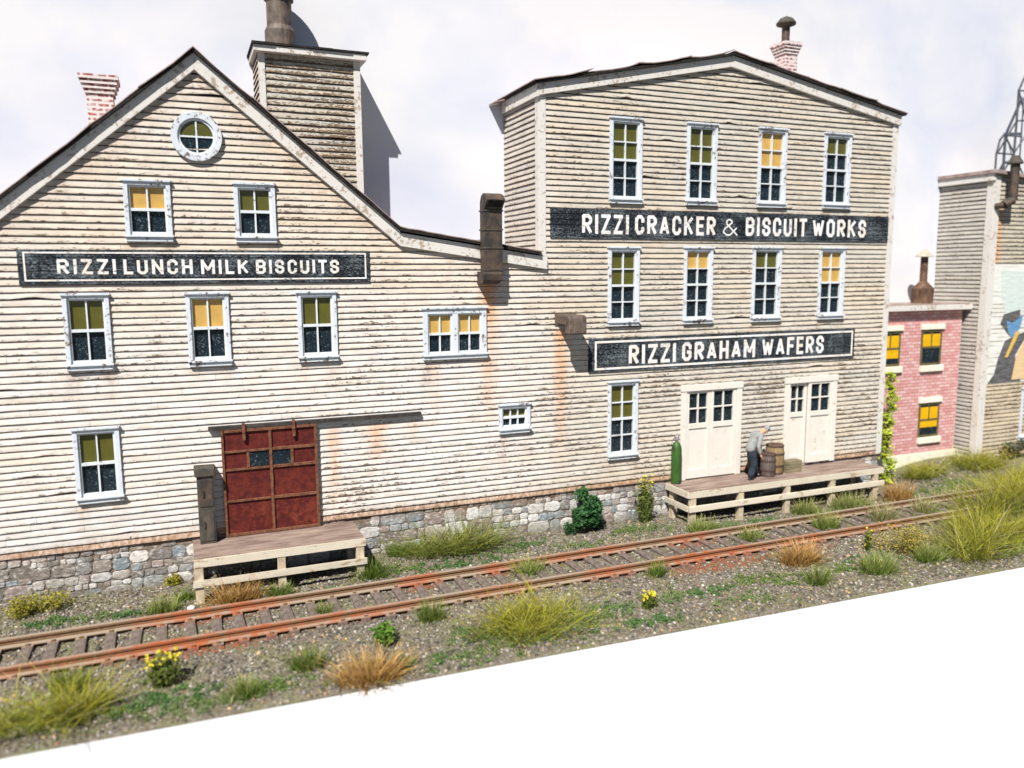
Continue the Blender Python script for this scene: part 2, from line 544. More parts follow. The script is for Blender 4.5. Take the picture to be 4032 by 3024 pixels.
def struct(o):
    o["kind"] = "structure"
    return o


def child_of(o, root):
    """parent keeping world coordinates (root only translated)"""
    o.parent = root
    o.matrix_parent_inverse = Matrix.Translation(-Vector(root.location))
    return o


class Sub:
    """MB.build wrapper that parents under a translated root"""
    def __init__(s, root):
        s.root = root

    def __call__(s, mb, name, mat, parent=None, label=None, **k):
        o = mb.build(name, mat, None, **k)
        if parent is None:
            child_of(o, s.root)
        else:
            o.parent = parent
            o.matrix_parent_inverse = parent.matrix_basis.inverted() if parent.parent is None else \
                (parent.parent.matrix_basis @ parent.matrix_parent_inverse @ parent.matrix_basis).inverted()
        if label:
            o["label"] = label
        return o


# ---------------------------------------------------------------- ground, table, sky
def edge_y(x):
    return -6.52 - 0.0335 * x


def sstep(a, b, x):
    t = min(1, max(0, (x - a) / (b - a)))
    return t * t * (3 - 2 * t)


def gz(x, y):
    h = 0.045 * mnoise.noise(Vector((x * 0.7, y * 0.7, 0))) + 0.025 * mnoise.noise(Vector((x * 2.1, y * 2.1, 3)))
    bed = sstep(-5.1, -4.65, y) * (1 - sstep(-1.9, -1.3, y))
    h = h * (1 - 0.5 * bed) + 0.04 * bed
    h += 0.07 * sstep(-0.9, -0.1, y) * (1 - sstep(8, 11, x))
    h += 0.42 * sstep(22.0, 25.5, x) * sstep(-1.9, 0.2, y)
    ey = edge_y(x)
    h *= sstep(0.0, 0.35, y - ey + 0.05)
    return h


def build_ground():
    xs = np.arange(-10, 34.01, 0.14)
    nv = 70
    V, F = [], []
    for x in xs:
        ey = edge_y(x)
        V.append((x, ey, -0.035))
        for j in range(nv):
            y = ey + (2.40 - ey) * (j / (nv - 1))
            V.append((x, y, gz(x, y)))
    n = nv + 1
    for i in range(len(xs) - 1):
        for j in range(nv):
            a = i * n + j
            F.append((a, a + n, a + n + 1, a + 1))
    mb = MB()
    mb.v, mb.f = V, F
    o = mb.build("ground", MT["ground"], smooth=True)
    return struct(o)


build_ground()
t_ = MB().box(-8.5, 33.0, -13.2, 2.38, -0.30, -0.04).build("table", MT["white"])
struct(t_)
s_ = MB().box(-40, 70, 2.42, 2.50, -0.5, 30).build("sky", MT["sky"])
struct(s_)


def icos():
    t = (1 + 5 ** 0.5) / 2
    v = np.array([(-1, t, 0), (1, t, 0), (-1, -t, 0), (1, -t, 0), (0, -1, t), (0, 1, t), (0, -1, -t), (0, 1, -t),
                  (t, 0, -1), (t, 0, 1), (-t, 0, -1), (-t, 0, 1)], float)
    v /= np.linalg.norm(v[0])
    f = np.array([(0, 11, 5), (0, 5, 1), (0, 1, 7), (0, 7, 10), (0, 10, 11), (1, 5, 9), (5, 11, 4), (11, 10, 2), (10, 7, 6),
                  (7, 1, 8), (3, 9, 4), (3, 4, 2), (3, 2, 6), (3, 6, 8), (3, 8, 9), (4, 9, 5), (2, 4, 11), (6, 2, 10),
                  (8, 6, 7), (9, 8, 1)])
    return v, f


def numpy_mesh(name, V, F, C, mat):
    me = bpy.data.meshes.new(name)
    me.vertices.add(len(V))
    me.vertices.foreach_set("co", V.astype(np.float32).ravel())
    k = F.shape[1]
    me.loops.add(F.size)
    me.loops.foreach_set("vertex_index", F.astype(np.int32).ravel())
    me.polygons.add(len(F))
    me.polygons.foreach_set("loop_start", np.arange(0, F.size, k, dtype=np.int32))
    me.update(calc_edges=True)
    at = me.color_attributes.new("col", 'FLOAT_COLOR', 'POINT')
    at.data.foreach_set("color", C.astype(np.float32).ravel())
    me.materials.append(mat)
    o = bpy.data.objects.new(name, me)
    COL.objects.link(o)
    return o


def build_gravel(N=46000):
    bv, bf = icos()
    x = rng.uniform(-7, 27, N * 2)
    y = rng.uniform(-7.6, 0.5, N * 2)
    keep = (y > -6.5 - 0.0335 * x) & ~((y > -0.05) & (x < 21.9))
    x, y = x[keep][:N], y[keep][:N]
    n = len(x)
    z = np.array([gz(a, b) for a, b in zip(x, y)])
    s = 0.014 + 0.024 * rng.random(n) ** 2.0
    s *= np.where(rng.random(n) > 0.985, 1.7, 1.0)
    pal = np.array([(0.10, 0.085, 0.07), (0.17, 0.15, 0.125), (0.26, 0.235, 0.20), (0.065, 0.058, 0.053), (0.30, 0.21, 0.12),
                    (0.20, 0.19, 0.18), (0.36, 0.33, 0.30), (0.22, 0.14, 0.09)])
    ci = rng.choice(len(pal), n, p=[.22, .21, .11, .26, .03, .13, .012, .028])
    near = np.exp(-((y + 4.0) / 0.28) ** 2) + np.exp(-((y + 2.6) / 0.2) ** 2)
    zone = np.zeros(n)
    for (zx, zy, wx, wy) in ((.2, -3.95, 1.7, .4), (.3, -2.6, .9, .3), (4.9, -2.6, .6, .3), (7.0, -2.6, .6, .25), (12.2, -4.15, 1.9, .5), (12.4, -2.7, .8, .3), (15.0, -4.1, 1.0, .4)):
        zone = np.maximum(zone, np.exp(-((x - zx) / wx) ** 2 - ((y - zy) / wy) ** 2))
    org = zone > .35 + .9 * rng.random(n)
    col = pal[ci] * (0.95 + 0.6 * rng.random((n, 1))) * np.array([1.0, .985, .94])
    col[org] = np.array([0.25, 0.085, 0.045]) * (0.7 + 0.5 * rng.random((org.sum(), 1)))
    P = bv[None] * (0.7 + 0.5 * rng.random((n, 12, 1)))
    P = P * s[:, None, None] * np.stack([1 + .4 * rng.random(n), 1 + .4 * rng.random(n), .7 + .3 * rng.random(n)], 1)[:, None, :]
    P += np.stack([x, y, z + s * 0.25], 1)[:, None, :]
    F = bf[None] + 12 * np.arange(n)[:, None, None]
    C = np.ones((n, 12, 4))
    C[:, :, :3] = col[:, None, :]
    o = numpy_mesh("gravel", P.reshape(-1, 3), F.reshape(-1, 3), C.reshape(-1, 4), MT["gravel"])
    tag(o, "loose grey and tan gravel scattered between the wall and the front edge", "gravel", kind="stuff")


build_gravel()

# ---------------------------------------------------------------- railway track
track = tag(empty("railway_track", (9, -3.1, 0)), "rusty single railway track running along in front of the clapboard factory", "railway track")
TB = Sub(track)
for ry in (-2.45, -3.80):
    mb = MB()
    pr = [(-.10, .112), (.10, .112), (.10, .130), (.026, .155), (.020, .225), (.048, .245), (.050, .286), (.040, .295),
          (-.040, .295), (-.050, .286), (-.048, .245), (-.020, .225), (-.026, .155), (-.10, .130)]
    n = len(pr)
    xs = np.arange(-9, 31.1, 1.0)
    for x in xs:
        dy = 0.02 * mnoise.noise(Vector((x * 0.2, ry, 0)))
        for (a, b) in pr:
            mb.v.append((x, ry + dy + a, b))
    for i in range(len(xs) - 1):
        for k in range(n):
            k2 = (k + 1) % n
            mb.f.append((i * n + k, i * n + k2, (i + 1) * n + k2, (i + 1) * n + k))
    TB(mb, "rail", MT["rust"])
tie0 = MB().box(-.10, .10, -0.85, 0.85, -.08, .114, 0.006).build("tie", MT["tie"], bevel=0.012)
plate0 = MB().box(-.10, .10, -.17, .17, .114, .124).box(-.035, .035, -.15, -.105, .12, .175).box(-.035, .035, .105, .15, .12, .175) \
    .build("tie_plate", MT["rust"])
first = True
for k in range(-17, 60):
    x = 3.31 + 0.497 * k
    if first:
        t = tie0
        ps = [plate0, plate0.copy()]
        COL.objects.link(ps[1])
        first = False
    else:
        t = tie0.copy(); COL.objects.link(t)
        ps = [plate0.copy(), plate0.copy()]
        for p_ in ps:
            COL.objects.link(p_)
    child_of(t, track)
    t.location = (x + random.uniform(-.03, .03), -3.13 + random.uniform(-.06, .06), random.uniform(-.012, .004))
    t.rotation_euler = (0, 0, random.uniform(-.035, .035))
    for p_, ry in zip(ps, (-2.45, -3.80)):
        p_.parent = t
        p_.matrix_parent_inverse = Matrix.Identity(4)
        p_.location = (0, ry + 3.13, 0)

# ---------------------------------------------------------------- factory building
fac = tag(empty("factory_building", (7, 0, 0)), "long weathered clapboard factory with a steep left gable and a tall low-pitched right block", "factory")
FB = Sub(fac)
BH = 0.150
BASE = 1.14


# top outlines (roof underside just above trim bottom)
def line(p, q):
    m = (q[1] - p[1]) / (q[0] - p[0])
    return lambda z: p[0] + (z - p[1]) / m


U = 0.22
L_l = line((-3.34, 8.51 + U), (0.63, 11.86 + U))
L_r = line((0.63, 11.86 + U), (5.24, 8.02 + U))
L_k = line((5.24, 8.02 + U), (9.3, 7.43 + U))
R_l = line((9.09, 11.97 + U), (15.2, 13.21 + U))
R_r = line((15.2, 13.21 + U), (21.8, 12.0 + U))
XL, XC, XR = -7.2, 9.12, 21.82


def main_ranges(z):
    out = []
    if z < 11.86 + U - 0.05:
        xl = max(XL, L_l(z))
        if z < 7.43 + U:
            return [(xl, XR)]
        xr = L_k(z) if z < 8.02 + U else L_r(z)
        out.append((xl, min(xr, XC)))
    if z < 11.97 + U:
        out.append((XC, XR))
    elif z < 13.21 + U - 0.04:
        out.append((R_l(z), R_r(z)))
    return out


# windows: x0,x1,z0,z1,cols,rows(top sash),rows(bottom sash),shade rows,colour
WIN = [
    (-1.00, 0.00, 8.08, 9.44, 2, 1, 1, 1, "ochre"), (1.31, 2.27, 8.08, 9.45, 2, 1, 1, 1, "olive"),
    (-2.36, -1.40, 5.25, 6.95, 2, 1, 1, 1, "olive"), (0.14, 1.11, 5.22, 6.94, 2, 1, 1, 1, "ochre"),
    (2.63, 3.61, 5.21, 6.93, 2, 1, 1, 1, "olive"), (-2.37, -1.39, 2.23, 3.96, 2, 1, 1, 1, "olive"),
    (7.85, 8.81, 2.99, 3.81, 3, 1, 1, 1, "olive"),
    (11.21, 12.28, 9.24, 11.58, 2, 2, 2, 2, "olive"), (13.74, 14.82, 9.26, 11.59, 2, 2, 2, 2, "olive"),
    (16.28, 17.38, 9.26, 11.61, 2, 2, 2, 2, "ochre"), (18.82, 19.94, 9.29, 11.61, 2, 2, 2, 1, "olive"),
    (11.19, 12.24, 5.82, 8.06, 2, 2, 2, 2, "olive"), (13.72, 14.77, 5.81, 8.07, 2, 2, 2, 1, "ochre"),
    (16.20, 17.33, 5.80, 8.09, 2, 2, 2, 1, "olive"), (18.80, 19.89, 5.81, 8.09, 2, 2, 2, 2, "ochre"),
    (11.22, 12.25, 1.94, 4.25, 2, 2, 2, 2, "olive"),
]
PAIR = (5.76, 7.56, 5.11, 6.47)
HOLES = [(a + .07, b - .07, c + .10, d - .05) for a, b, c, d, *_ in WIN]
HOLES += [(PAIR[0] + .07, PAIR[1] - .07, PAIR[2] + .1, PAIR[3] - .05), (13.84, 15.86, 1.0, 3.9), (17.75, 19.7, 1.0, 3.92)]

RUST = [(7.62, 7.2, .22, 2.4, 1.0), (9.75, 5.85, .16, 4.2, .8), (3.4, 3.55, .12, 2.2, .75), (4.5, 3.6, .22, 1.2, .75), (5.5, 3.6, .12, .7, .5),
        (7.6, 5.1, .2, 2.0, .5), (6.1, 5.1, .12, 1.6, .35), (16.6, 5.7, .3, .8, .15)]
DIRT = []
for a, b, c, d, *_ in WIN + [PAIR]:
    for x in (a + .12, b - .12):
        DIRT.append((x, c, .13, random.uniform(.5, 1.3), random.uniform(.45, .85)))


def front_stain(x, z):
    r = g = 0.0
    for (sx, sz, w, ln, k) in RUST:
        if z < sz and abs(x - sx) < 2.2 * w:
            r = max(r, k * math.exp(-((x - sx) / w) ** 2) * max(0, 1 - (sz - z) / ln) ** .7)
    for (sx, sz, w, ln, k) in DIRT:
        if sz - ln < z < sz and abs(x - sx) < 2.2 * w:
            g = max(g, k * math.exp(-((x - sx) / w) ** 2) * (1 - (sz - z) / ln))
    if z < BASE + .15:
        g = max(g, .9); r = max(r, .35)
    elif z < BASE + .32:
        g = max(g, .28)
    # boards turn browner in a band just below the roof rakes
    if z > 7.4 and x < 9:
        k_ = ((x - L_l(z)) if x < .63 else ((L_r(z) if z > 8.24 else L_k(z)) - x)) - .25
        if 0 <= k_ < .8:
            g = max(g, .5 * (1 - k_ / .8))
    p = 0.0
    if 2.9 < x < 4.4 and z < 2.6:
        p += .18
    if x > 8.8 and z < 7.5:
        p += .08
    if x > 12 and z < 5:
        p += .14
    if x < 3 and z < 5:
        p -= .15
    return min(1, r), min(1, g), p


def front_color(x, z, r):
    up = sstep(3.5, 9.5, z)
    right = sstep(7.5, 11.5, x)
    a = Vector((0.68, 0.635, 0.595)).lerp(Vector((0.625, 0.54, 0.45)), up)
    b = Vector((0.575, 0.525, 0.45)).lerp(Vector((0.515, 0.475, 0.405)), up)
    c = a.lerp(b, right)
    grey = Vector((0.58, 0.575, 0.555)) if right < .5 else Vector((0.48, 0.465, 0.42))
    warm = Vector((0.62, 0.49, 0.34))
    nz = mnoise.noise(Vector((x * .35, z * .5, 1.7)))
    c = c.lerp(warm, max(0, min(.7, .25 * nz + .9 * max(0, r - .62))))
    c = c.lerp(grey, max(0, min(.85, -.45 * nz + 1.1 * max(0, .42 - r))))
    return c * (0.93 + .14 * random.random())


def siding(name, ranges, z0, z1, holes, color, stain, place=None, dx=0.16, wob=0.0045, parent=None, lift=True):
    V, F, C, S = [], [], [], []
    nb = int(math.ceil((z1 - z0) / BH))
    for k in range(nb):
        za, zb = z0 + k * BH, z0 + (k + 1) * BH + 0.012
        zm = za + BH * .5
        iv0, iv1 = ranges(za), ranges(min(zb, z1 - .001))
        if not iv0:
            continue
        segs = []
        for r_ in iv0:
            rr = [r_]
            for (a, b, c, d) in holes:
                if za > c - .03 and za + BH < d + .06:
                    nr = []
                    for (p, q) in rr:
                        if b <= p or a >= q:
                            nr.append((p, q)); continue
                        if a > p: nr.append((p, a))
                        if b < q: nr.append((b, q))
                    rr = nr
            for (p, q) in rr:
                x = p
                while x < q - .01:      # butt joints
                    ln = random.uniform(2.0, 5.5)
                    e = q if q - x - ln < 1.0 else x + ln
                    segs.append((x, e, p, q, r_))
                    x = e
        for (xa, xb, p, q, r_) in segs:
            rnd = random.random()
            n = max(2, int((xb - xa) / dx) + 1)
            off = random.uniform(-.004, .004)
            broken = lift and random.random() < .05
            bc = random.uniform(xa, xb)
            bw = random.uniform(.15, .75)
            amp = random.uniform(.015, .05)
            gap = .003
            base = len(V)
            for i in range(n):
                x = xa + gap + (xb - xa - 2 * gap) * i / (n - 1)
                # upper edge narrows with the slope of the roof at the row's ends
                xt = x
                m1 = [w for w in iv1 if w[0] < r_[1] and w[1] > r_[0]]
                if m1:
                    lo = min(w[0] for w in m1); hi = max(w[1] for w in m1)
                    xt = min(max(x, lo), hi)
                w1 = wob * mnoise.noise(Vector((x * 1.1, za * 7, 2))) * 1.6
                w2 = wob * mnoise.noise(Vector((x * 1.7, za * 9, 8))) * 1.2
                y = -.047 + off + w2
                zl = za + w1
                if broken and abs(x - bc) < bw:
                    t = 1 - abs(x - bc) / bw
                    zl += amp * t
                    y -= .012 * t
                V += [(x, .0, zl), (x, y, zl), (x, y, zl), (x, y + .004, zl + .03), (xt, -.006, zb)]
                cc = color(x, zm, rnd)
                st = stain(x, zm)
                for vv in (0, 0, 0, .2, 1):
                    C.append((*cc, 1)); S.append((*st, vv))
                C[-5] = C[-4] = (.10, .065, .055, 1)  # lip underside coloured dark so the shade below each board reads deeper
            for i in range(n - 1):
                a = base + 5 * i
                for j in (0, 2, 3):
                    F.append((a + j, a + 5 + j, a + 6 + j, a + 1 + j))
            a = base
            F.append((a, a + 2, a + 3, a + 4))
            a = base + 5 * (n - 1)
            F.append((a + 4, a + 3, a + 2, a))
    mb = MB()
    me = bpy.data.meshes.new(name)
    if place:
        V = [tuple(place @ Vector(v)) for v in V]
    me.from_pydata(V, [], F)
    at = me.color_attributes.new("col", 'FLOAT_COLOR', 'POINT')
    at.data.foreach_set("color", np.array(C, dtype=np.float32).ravel())
    at = me.color_attributes.new("st", 'FLOAT_COLOR', 'POINT')
    at.data.foreach_set("color", np.array(S, dtype=np.float32).ravel())
    me.materials.append(MT["siding"])
    o = bpy.data.objects.new(name, me)
    COL.objects.link(o)
    return o


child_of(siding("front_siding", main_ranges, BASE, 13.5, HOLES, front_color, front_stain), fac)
# left face of the tall block, local x -> -Y
SIDE = Matrix.Translation((XC, 2.41, 0)) @ Matrix.Rotation(-math.pi / 2, 4, 'Z')


def side_color(x, z, r):
    return Vector((0.50, 0.475, 0.435)).lerp(Vector((0.58, 0.52, 0.44)), r * .6) * (.9 + .2 * random.random())


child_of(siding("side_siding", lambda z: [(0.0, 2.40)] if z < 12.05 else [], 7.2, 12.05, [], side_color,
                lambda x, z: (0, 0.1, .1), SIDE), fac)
FB(MB().box(XR - .02, XR + .0, .03, 2.41, 0, 12.0), "end_wall", MT["trim"])
STONES = [(.20, .19, .175), (.24, .28, .30), (.58, .57, .55), (.47, .45, .43), (.29, .31, .315), (.26, .225, .195), (.56, .54, .51), (.34, .28, .25), (.22, .21, .195), (.40, .37, .33), (.33, .35, .34)]


def rubble(x0, x1, z0, z1):
    """coursed rubble: rounded, uneven stones standing a little out of the mortar"""
    mb = MB()
    i0 = 0
    mc = (.19, .165, .14, 1)
    nx = 120
    for k in range(nx + 1):
        x = x0 + (x1 - x0) * k / nx
        for z in (z0, z1):
            mb.v.append((x, .022, z)); mb.c.append(mc)
    for k in range(nx):
        mb.f.append((2 * k, 2 * k + 2, 2 * k + 3, 2 * k + 1))
    xx = x0
    while xx < x1:
        # columns of courses, shuffled so the courses do not run through
        cw = min(random.uniform(1.0, 2.2), x1 - xx)
        z = z0
        while z < z1 - .06:
            ch_ = min(random.choice((.13, .18, .22, .30, .36)), z1 - z)
            x = xx
            while x < xx + cw - .02:
                w_ = ch_ * random.uniform(.8, 2.0)
                if xx + cw - x - w_ < .14:
                    w_ = xx + cw - x
                if random.random() < .95:
                    cx_, cz_ = x + w_ / 2, z + ch_ / 2
                    n = 14
                    col = np.array(random.choice(STONES)) * random.uniform(.8, 1.15)
                    pr = random.uniform(.010, .034)
                    e = random.uniform(2.8, 7)
                    ph = random.uniform(0, 6)
                    rings = ((1.0, .03), (.97, -.4 * pr), (.86, -.85 * pr), (.5, -pr))
                    base = len(mb.v)
                    for (f, yy) in rings:
                        for q in range(n):
                            t = 2 * math.pi * q / n
                            c_, s_ = math.cos(t), math.sin(t)
                            rr = (abs(c_) ** e + abs(s_) ** e) ** (-1 / e)
                            rr *= 1 + .10 * math.sin(2 * t + ph) * math.sin(3 * t + 2 * ph) + random.uniform(-.03, .03)
                            mb.v.append((cx_ + c_ * rr * f * (w_ / 2 - .004), .022 + yy + random.uniform(-.004, .004), cz_ + s_ * rr * f * (ch_ / 2 - .004)))
                            kk = random.uniform(.85, 1.15)
                            mb.c.append((*(col * kk), 1))
                    mb.v.append((cx_, .022 - pr * 1.03, cz_)); mb.c.append((*col, 1))
                    for r__ in range(3):
                        for q in range(n):
                            q2 = (q + 1) % n
                            mb.f.append((base + r__ * n + q, base + r__ * n + q2, base + (r__ + 1) * n + q2, base + (r__ + 1) * n + q))
                    for q in range(n):
                        mb.f.append((base + 3 * n + q, base + 3 * n + (q + 1) % n, base + 4 * n))
                x += w_
            z += ch_
        xx += cw
    return mb


FB(rubble(XL, XR, -.35, BASE + .02), "foundation", MT["stone"])
FB(MB().box(XL, XR, .03, .12, -0.3, BASE + .02), "foundation_core", MT["iron"])
# corner boards
FB(MB().box(XC - .03, XC + .17, -.05, .02, 7.45, 12.05), "corner_board", MT["trim"])
FB(MB().box(XR - .15, XR + .08, -.055, .04, BASE + .02, 12.05), "corner_board", MT["trim"])
FB(MB().box(XC - .05, XC - .002, -.045, .16, 7.85, 12.0), "corner_board", MT["trim"])


# rakes
def rake(a, b, h, y0=-.13, y1=0.02):
    FB(MB().slab(a, b, h, y0, y1), "rake_board", MT["trim"], bevel=.008)


rake((-7.2, 5.25), (0.63, 11.86), .37)
rake((0.632, 11.86), (5.24, 8.02), .37)
rake((5.242, 8.02), (9.30, 7.43), .33)
rake((9.08, 11.965), (15.2, 13.21), .30)
rake((15.202, 13.21), (21.92, 11.98), .32)
FB(MB().box(XC - .12, XC - .05, -.13, 2.40, 11.93, 12.26), "eave_board", MT["trim"])


# roofs: dark sheathing edge plus overlapping tar-paper sheets
def roof(name, pts, h0, sheets, y0=-.25, curl=.05, th=.065):
    mb = MB()
    for (a, b) in zip(pts, pts[1:]):
        mb.slab((a[0], a[1] + h0), (b[0], b[1] + h0), th, y0 + .02, 2.40)
    r_ = FB(mb, name, MT["black"])
    sm = MB()
    L = [0]
    for a, b in zip(pts, pts[1:]):
        L.append(L[-1] + math.hypot(b[0] - a[0], b[1] - a[1]))

    def at(s):
        for i in range(len(pts) - 1):
            if s <= L[i + 1] or i == len(pts) - 2:
                t = (s - L[i]) / (L[i + 1] - L[i])
                return pts[i][0] + t * (pts[i + 1][0] - pts[i][0]), pts[i][1] + t * (pts[i + 1][1] - pts[i][1])
    n = sheets
    for k in range(n):
        s0 = L[-1] * k / n - (.0 if k == 0 else .10)
        s1 = L[-1] * (k + 1) / n + .06
        s1 = min(s1, L[-1] + .08)
        lift0, lift1 = random.uniform(.0, curl), random.uniform(.0, curl)
        yf = y0 + random.uniform(-.03, .03)
        m = 9
        i0 = len(sm.v)
        for i in range(m):
            s = s0 + (s1 - s0) * i / (m - 1)
            x, z = at(s)
            e = lift0 * max(0, 1 - i / 2.5) + lift1 * max(0, 1 - (m - 1 - i) / 2.5)
            z += h0 + th + .012 + e + .012 * (k % 2)
            j = .02 * mnoise.noise(Vector((x * 3, z * 3, 7)))
            d = .018 * mnoise.noise(Vector((x * 2.3, z * 2, 1)))
            sm.v += [(x, yf + j, z + d - .01), (x, yf + j, z + d + .014), (x, 2.405, z + .01), (x, 2.405, z - .014)]
        for i in range(m - 1):
            a = i0 + 4 * i
            for q in range(4):
                q2 = (q + 1) % 4
                sm.f.append((a + q, a + q2, a + 4 + q2, a + 4 + q))
        sm.f.append((i0, i0 + 1, i0 + 2, i0 + 3))
        a = i0 + 4 * (m - 1)
        sm.f.append((a + 3, a + 2, a + 1, a))
    FB(sm, "tar_paper", MT["roof"], parent=r_)
    return r_


roof("roof", [(0.63, 11.86), (-7.2, 5.25)], .37, 7)
roof("roof", [(0.63, 11.87), (5.24, 8.03), (9.08, 7.46)], .36, 6, curl=.035)
roof("roof", [(15.2, 13.21), (8.93, 11.93)], .30, 4, curl=.10)
roof("roof", [(15.2, 13.215), (22.02, 11.97)], .315, 5, curl=.05)
FB(MB().slab((8.62, 12.14), (8.98, 12.24), .03, 1.9, 2.40), "loose_tar_paper", MT["roof"])


# windows
def add_window(x0, x1, z0, z1, cols, rt_, rb, sh, colr, y=0.0, fb=FB, case=.095, name="window", mats=("casing", "sash")):
    m1 = MT[mats[0]]; m2 = MT[mats[1]]
    yf = y - .095
    jx = lambda: random.uniform(-.008, .008)
    c = MB()
    zi0, zi1 = z0 + .16, z1 - .05 - case + .02
    c.box(x0 + .018, x0 + .018 + case, yf, y + .10, z0 + .14, z1 - .05)
    c.box(x1 - .018 - case, x1 - .018, yf, y + .10, z0 + .14, z1 - .05)
    c.box(x0 + .018 + case, x1 - .018 - case, yf, y + .10, zi1, z1 - .05)
    c.box(x0 - .01, x1 + .01, y - .14, y - .01, z1 - .05, z1)
    w = fb(c, name, m1, bevel=.006)
    fb(MB().box(x0, x1, y - .17, y + .08, z0 + .095, z0 + .14).box(x0 + .02, x1 - .02, y - .125, y - .0, z0, z0 + .088), "sill", m1,
       parent=w, bevel=.005)
    xi0, xi1 = x0 + .018 + case, x1 - .018 - case
    b = MB()
    ya, yb = y - .045, y + .035
    sw = .04
    b.box(xi0, xi0 + sw, ya, yb, zi0 - .02, zi1)
    b.box(xi1 - sw, xi1, ya, yb, zi0 - .02, zi1)
    b.box(xi0 + sw, xi1 - sw, ya, yb, zi1 - sw, zi1)
    b.box(xi0 + sw, xi1 - sw, ya, yb, zi0 - .02, zi0 + sw + .015)
    H = zi1 - zi0
    rows = rt_ + rb
    gx0, gx1, gz0, gz1 = xi0 + sw, xi1 - sw, zi0 + sw + .015, zi1 - sw
    for k in range(1, cols):
        xm = gx0 + (gx1 - gx0) * k / cols
        wv = .017
        for (p, q) in ((gz0, (gz0 + gz1) / 2), ((gz0 + gz1) / 2, gz1)):
            b.box(xm - wv + jx() * .4, xm + wv + jx() * .4, ya + .012, yb - .004, p, q)
    for k in range(1, rows):
        zm = gz1 - (gz1 - gz0) * k / rows
        t = .032 if k == rt_ else .016
        b.box(gx0, gx1, ya + (.004 if k == rt_ else .016), yb - .008, zm - t, zm + t)
    fb(b, "sash", m2, parent=w)
    fb(MB().box(xi0, xi1, y + .040, y + .055, zi0 - .02, zi1), "pane", MT["glass"], parent=w)
    if sh:
        zs = gz1 - (gz1 - gz0) * sh / rows
        o = fb(MB().box(xi0 + .02, xi1 - .02, y + .030, y + .0385, zs, zi1 - .01), "blind", MT[colr], parent=w)
        o["label"] = "amber roller blind" if colr != "olive" else "olive roller blind"
    return w


for w in WIN:
    add_window(*w)
# paired window: one casing, two sashes
xm = (PAIR[0] + PAIR[1]) / 2
w = MB()
x0, x1, z0, z1 = PAIR
w.box(x0 + .03, x0 + .155, -.095, .1, z0 + .14, z1 - .05).box(x1 - .155, x1 - .03, -.095, .1, z0 + .14, z1 - .05)
w.box(xm - .07, xm + .07, -.095, .1, z0 + .14, z1 - .175).box(x0 + .155, x1 - .155, -.095, .1, z1 - .175, z1 - .05)
w.box(x0 - .01, x1 + .01, -.14, -.01, z1 - .05, z1)
pw = FB(w, "window", MT["casing"], bevel=.006)
FB(MB().box(x0, x1, -.17, .08, z0 + .095, z0 + .14).box(x0 + .02, x1 - .02, -.125, 0, z0, z0 + .088), "sill", MT["casing"], parent=pw, bevel=.005)
for (a, b) in ((x0 + .155, xm - .07), (xm + .07, x1 - .155)):
    s = MB()
    za, zb = z0 + .14, z1 - .175
    s.box(a, a + .045, -.045, .035, za, zb).box(b - .045, b, -.045, .035, za, zb)
    s.box(a + .045, b - .045, -.045, .035, zb - .04, zb).box(a + .045, b - .045, -.045, .035, za, za + .06)
    s.box(a + .045, b - .045, -.041, .03, (za + zb) / 2 - .03, (za + zb) / 2 + .03)
    mx_ = (a + b) / 2
    s.box(mx_ - .017, mx_ + .017, -.033, .03, za + .06, (za + zb) / 2 - .03).box(mx_ - .017, mx_ + .017, -.033, .03, (za + zb) / 2 + .03, zb - .04)
    FB(s, "sash", MT["sash"], parent=pw)
    FB(MB().box(a, b, .04, .055, za, zb), "pane", MT["glass"], parent=pw)
    FB(MB().box(a + .02, b - .02, .03, .0385, (za + zb) / 2, zb), "blind", MT["ochre"], parent=pw, label="amber roller blind")

# round window
cx, cz = 0.60, 10.42


def ring(mb, ro, ri, y0, y1, n=40):
    i = len(mb.v)
    for k in range(n):
        a = 2 * math.pi * k / n
        ca, sa = math.cos(a), math.sin(a)
        for (r_, y_) in ((ro, y0), (ri, y0), (ri, y1), (ro, y1)):
            mb.v.append((cx + r_ * ca, y_, cz + r_ * sa))
    for k in range(n):
        a, b = i + 4 * k, i + 4 * ((k + 1) % n)
        for q in range(4):
            q2 = (q + 1) % 4
            mb.f.append((a + q, b + q, b + q2, a + q2))


rg = MB()
ring(rg, .54, .40, -.13, -.02)
rw = FB(rg, "round_window", MT["casing"], bevel=.006)
rg = MB()
ring(rg, .405, .35, -.085, -.035)
rg.box(cx - .018, cx + .018, -.075, -.04, cz - .36, cz + .36).box(cx - .36, cx + .36, -.072, -.042, cz - .018, cz + .018)
FB(rg, "sash", MT["sash"], parent=rw)
pts = [(cx + .40 * math.cos(2 * math.pi * k / 40), cz + .40 * math.sin(2 * math.pi * k / 40)) for k in range(40)]
FB(MB().prism(pts, -.046, -.036), "pane", MT["glass"], parent=rw)
pts = [(cx + .395 * math.cos(math.pi * k / 24), cz + .395 * math.sin(math.pi * k / 24)) for k in range(25)]
FB(MB().prism(pts, -.053, -.0475), "blind", MT["olive"], parent=rw, label="olive roller blind")


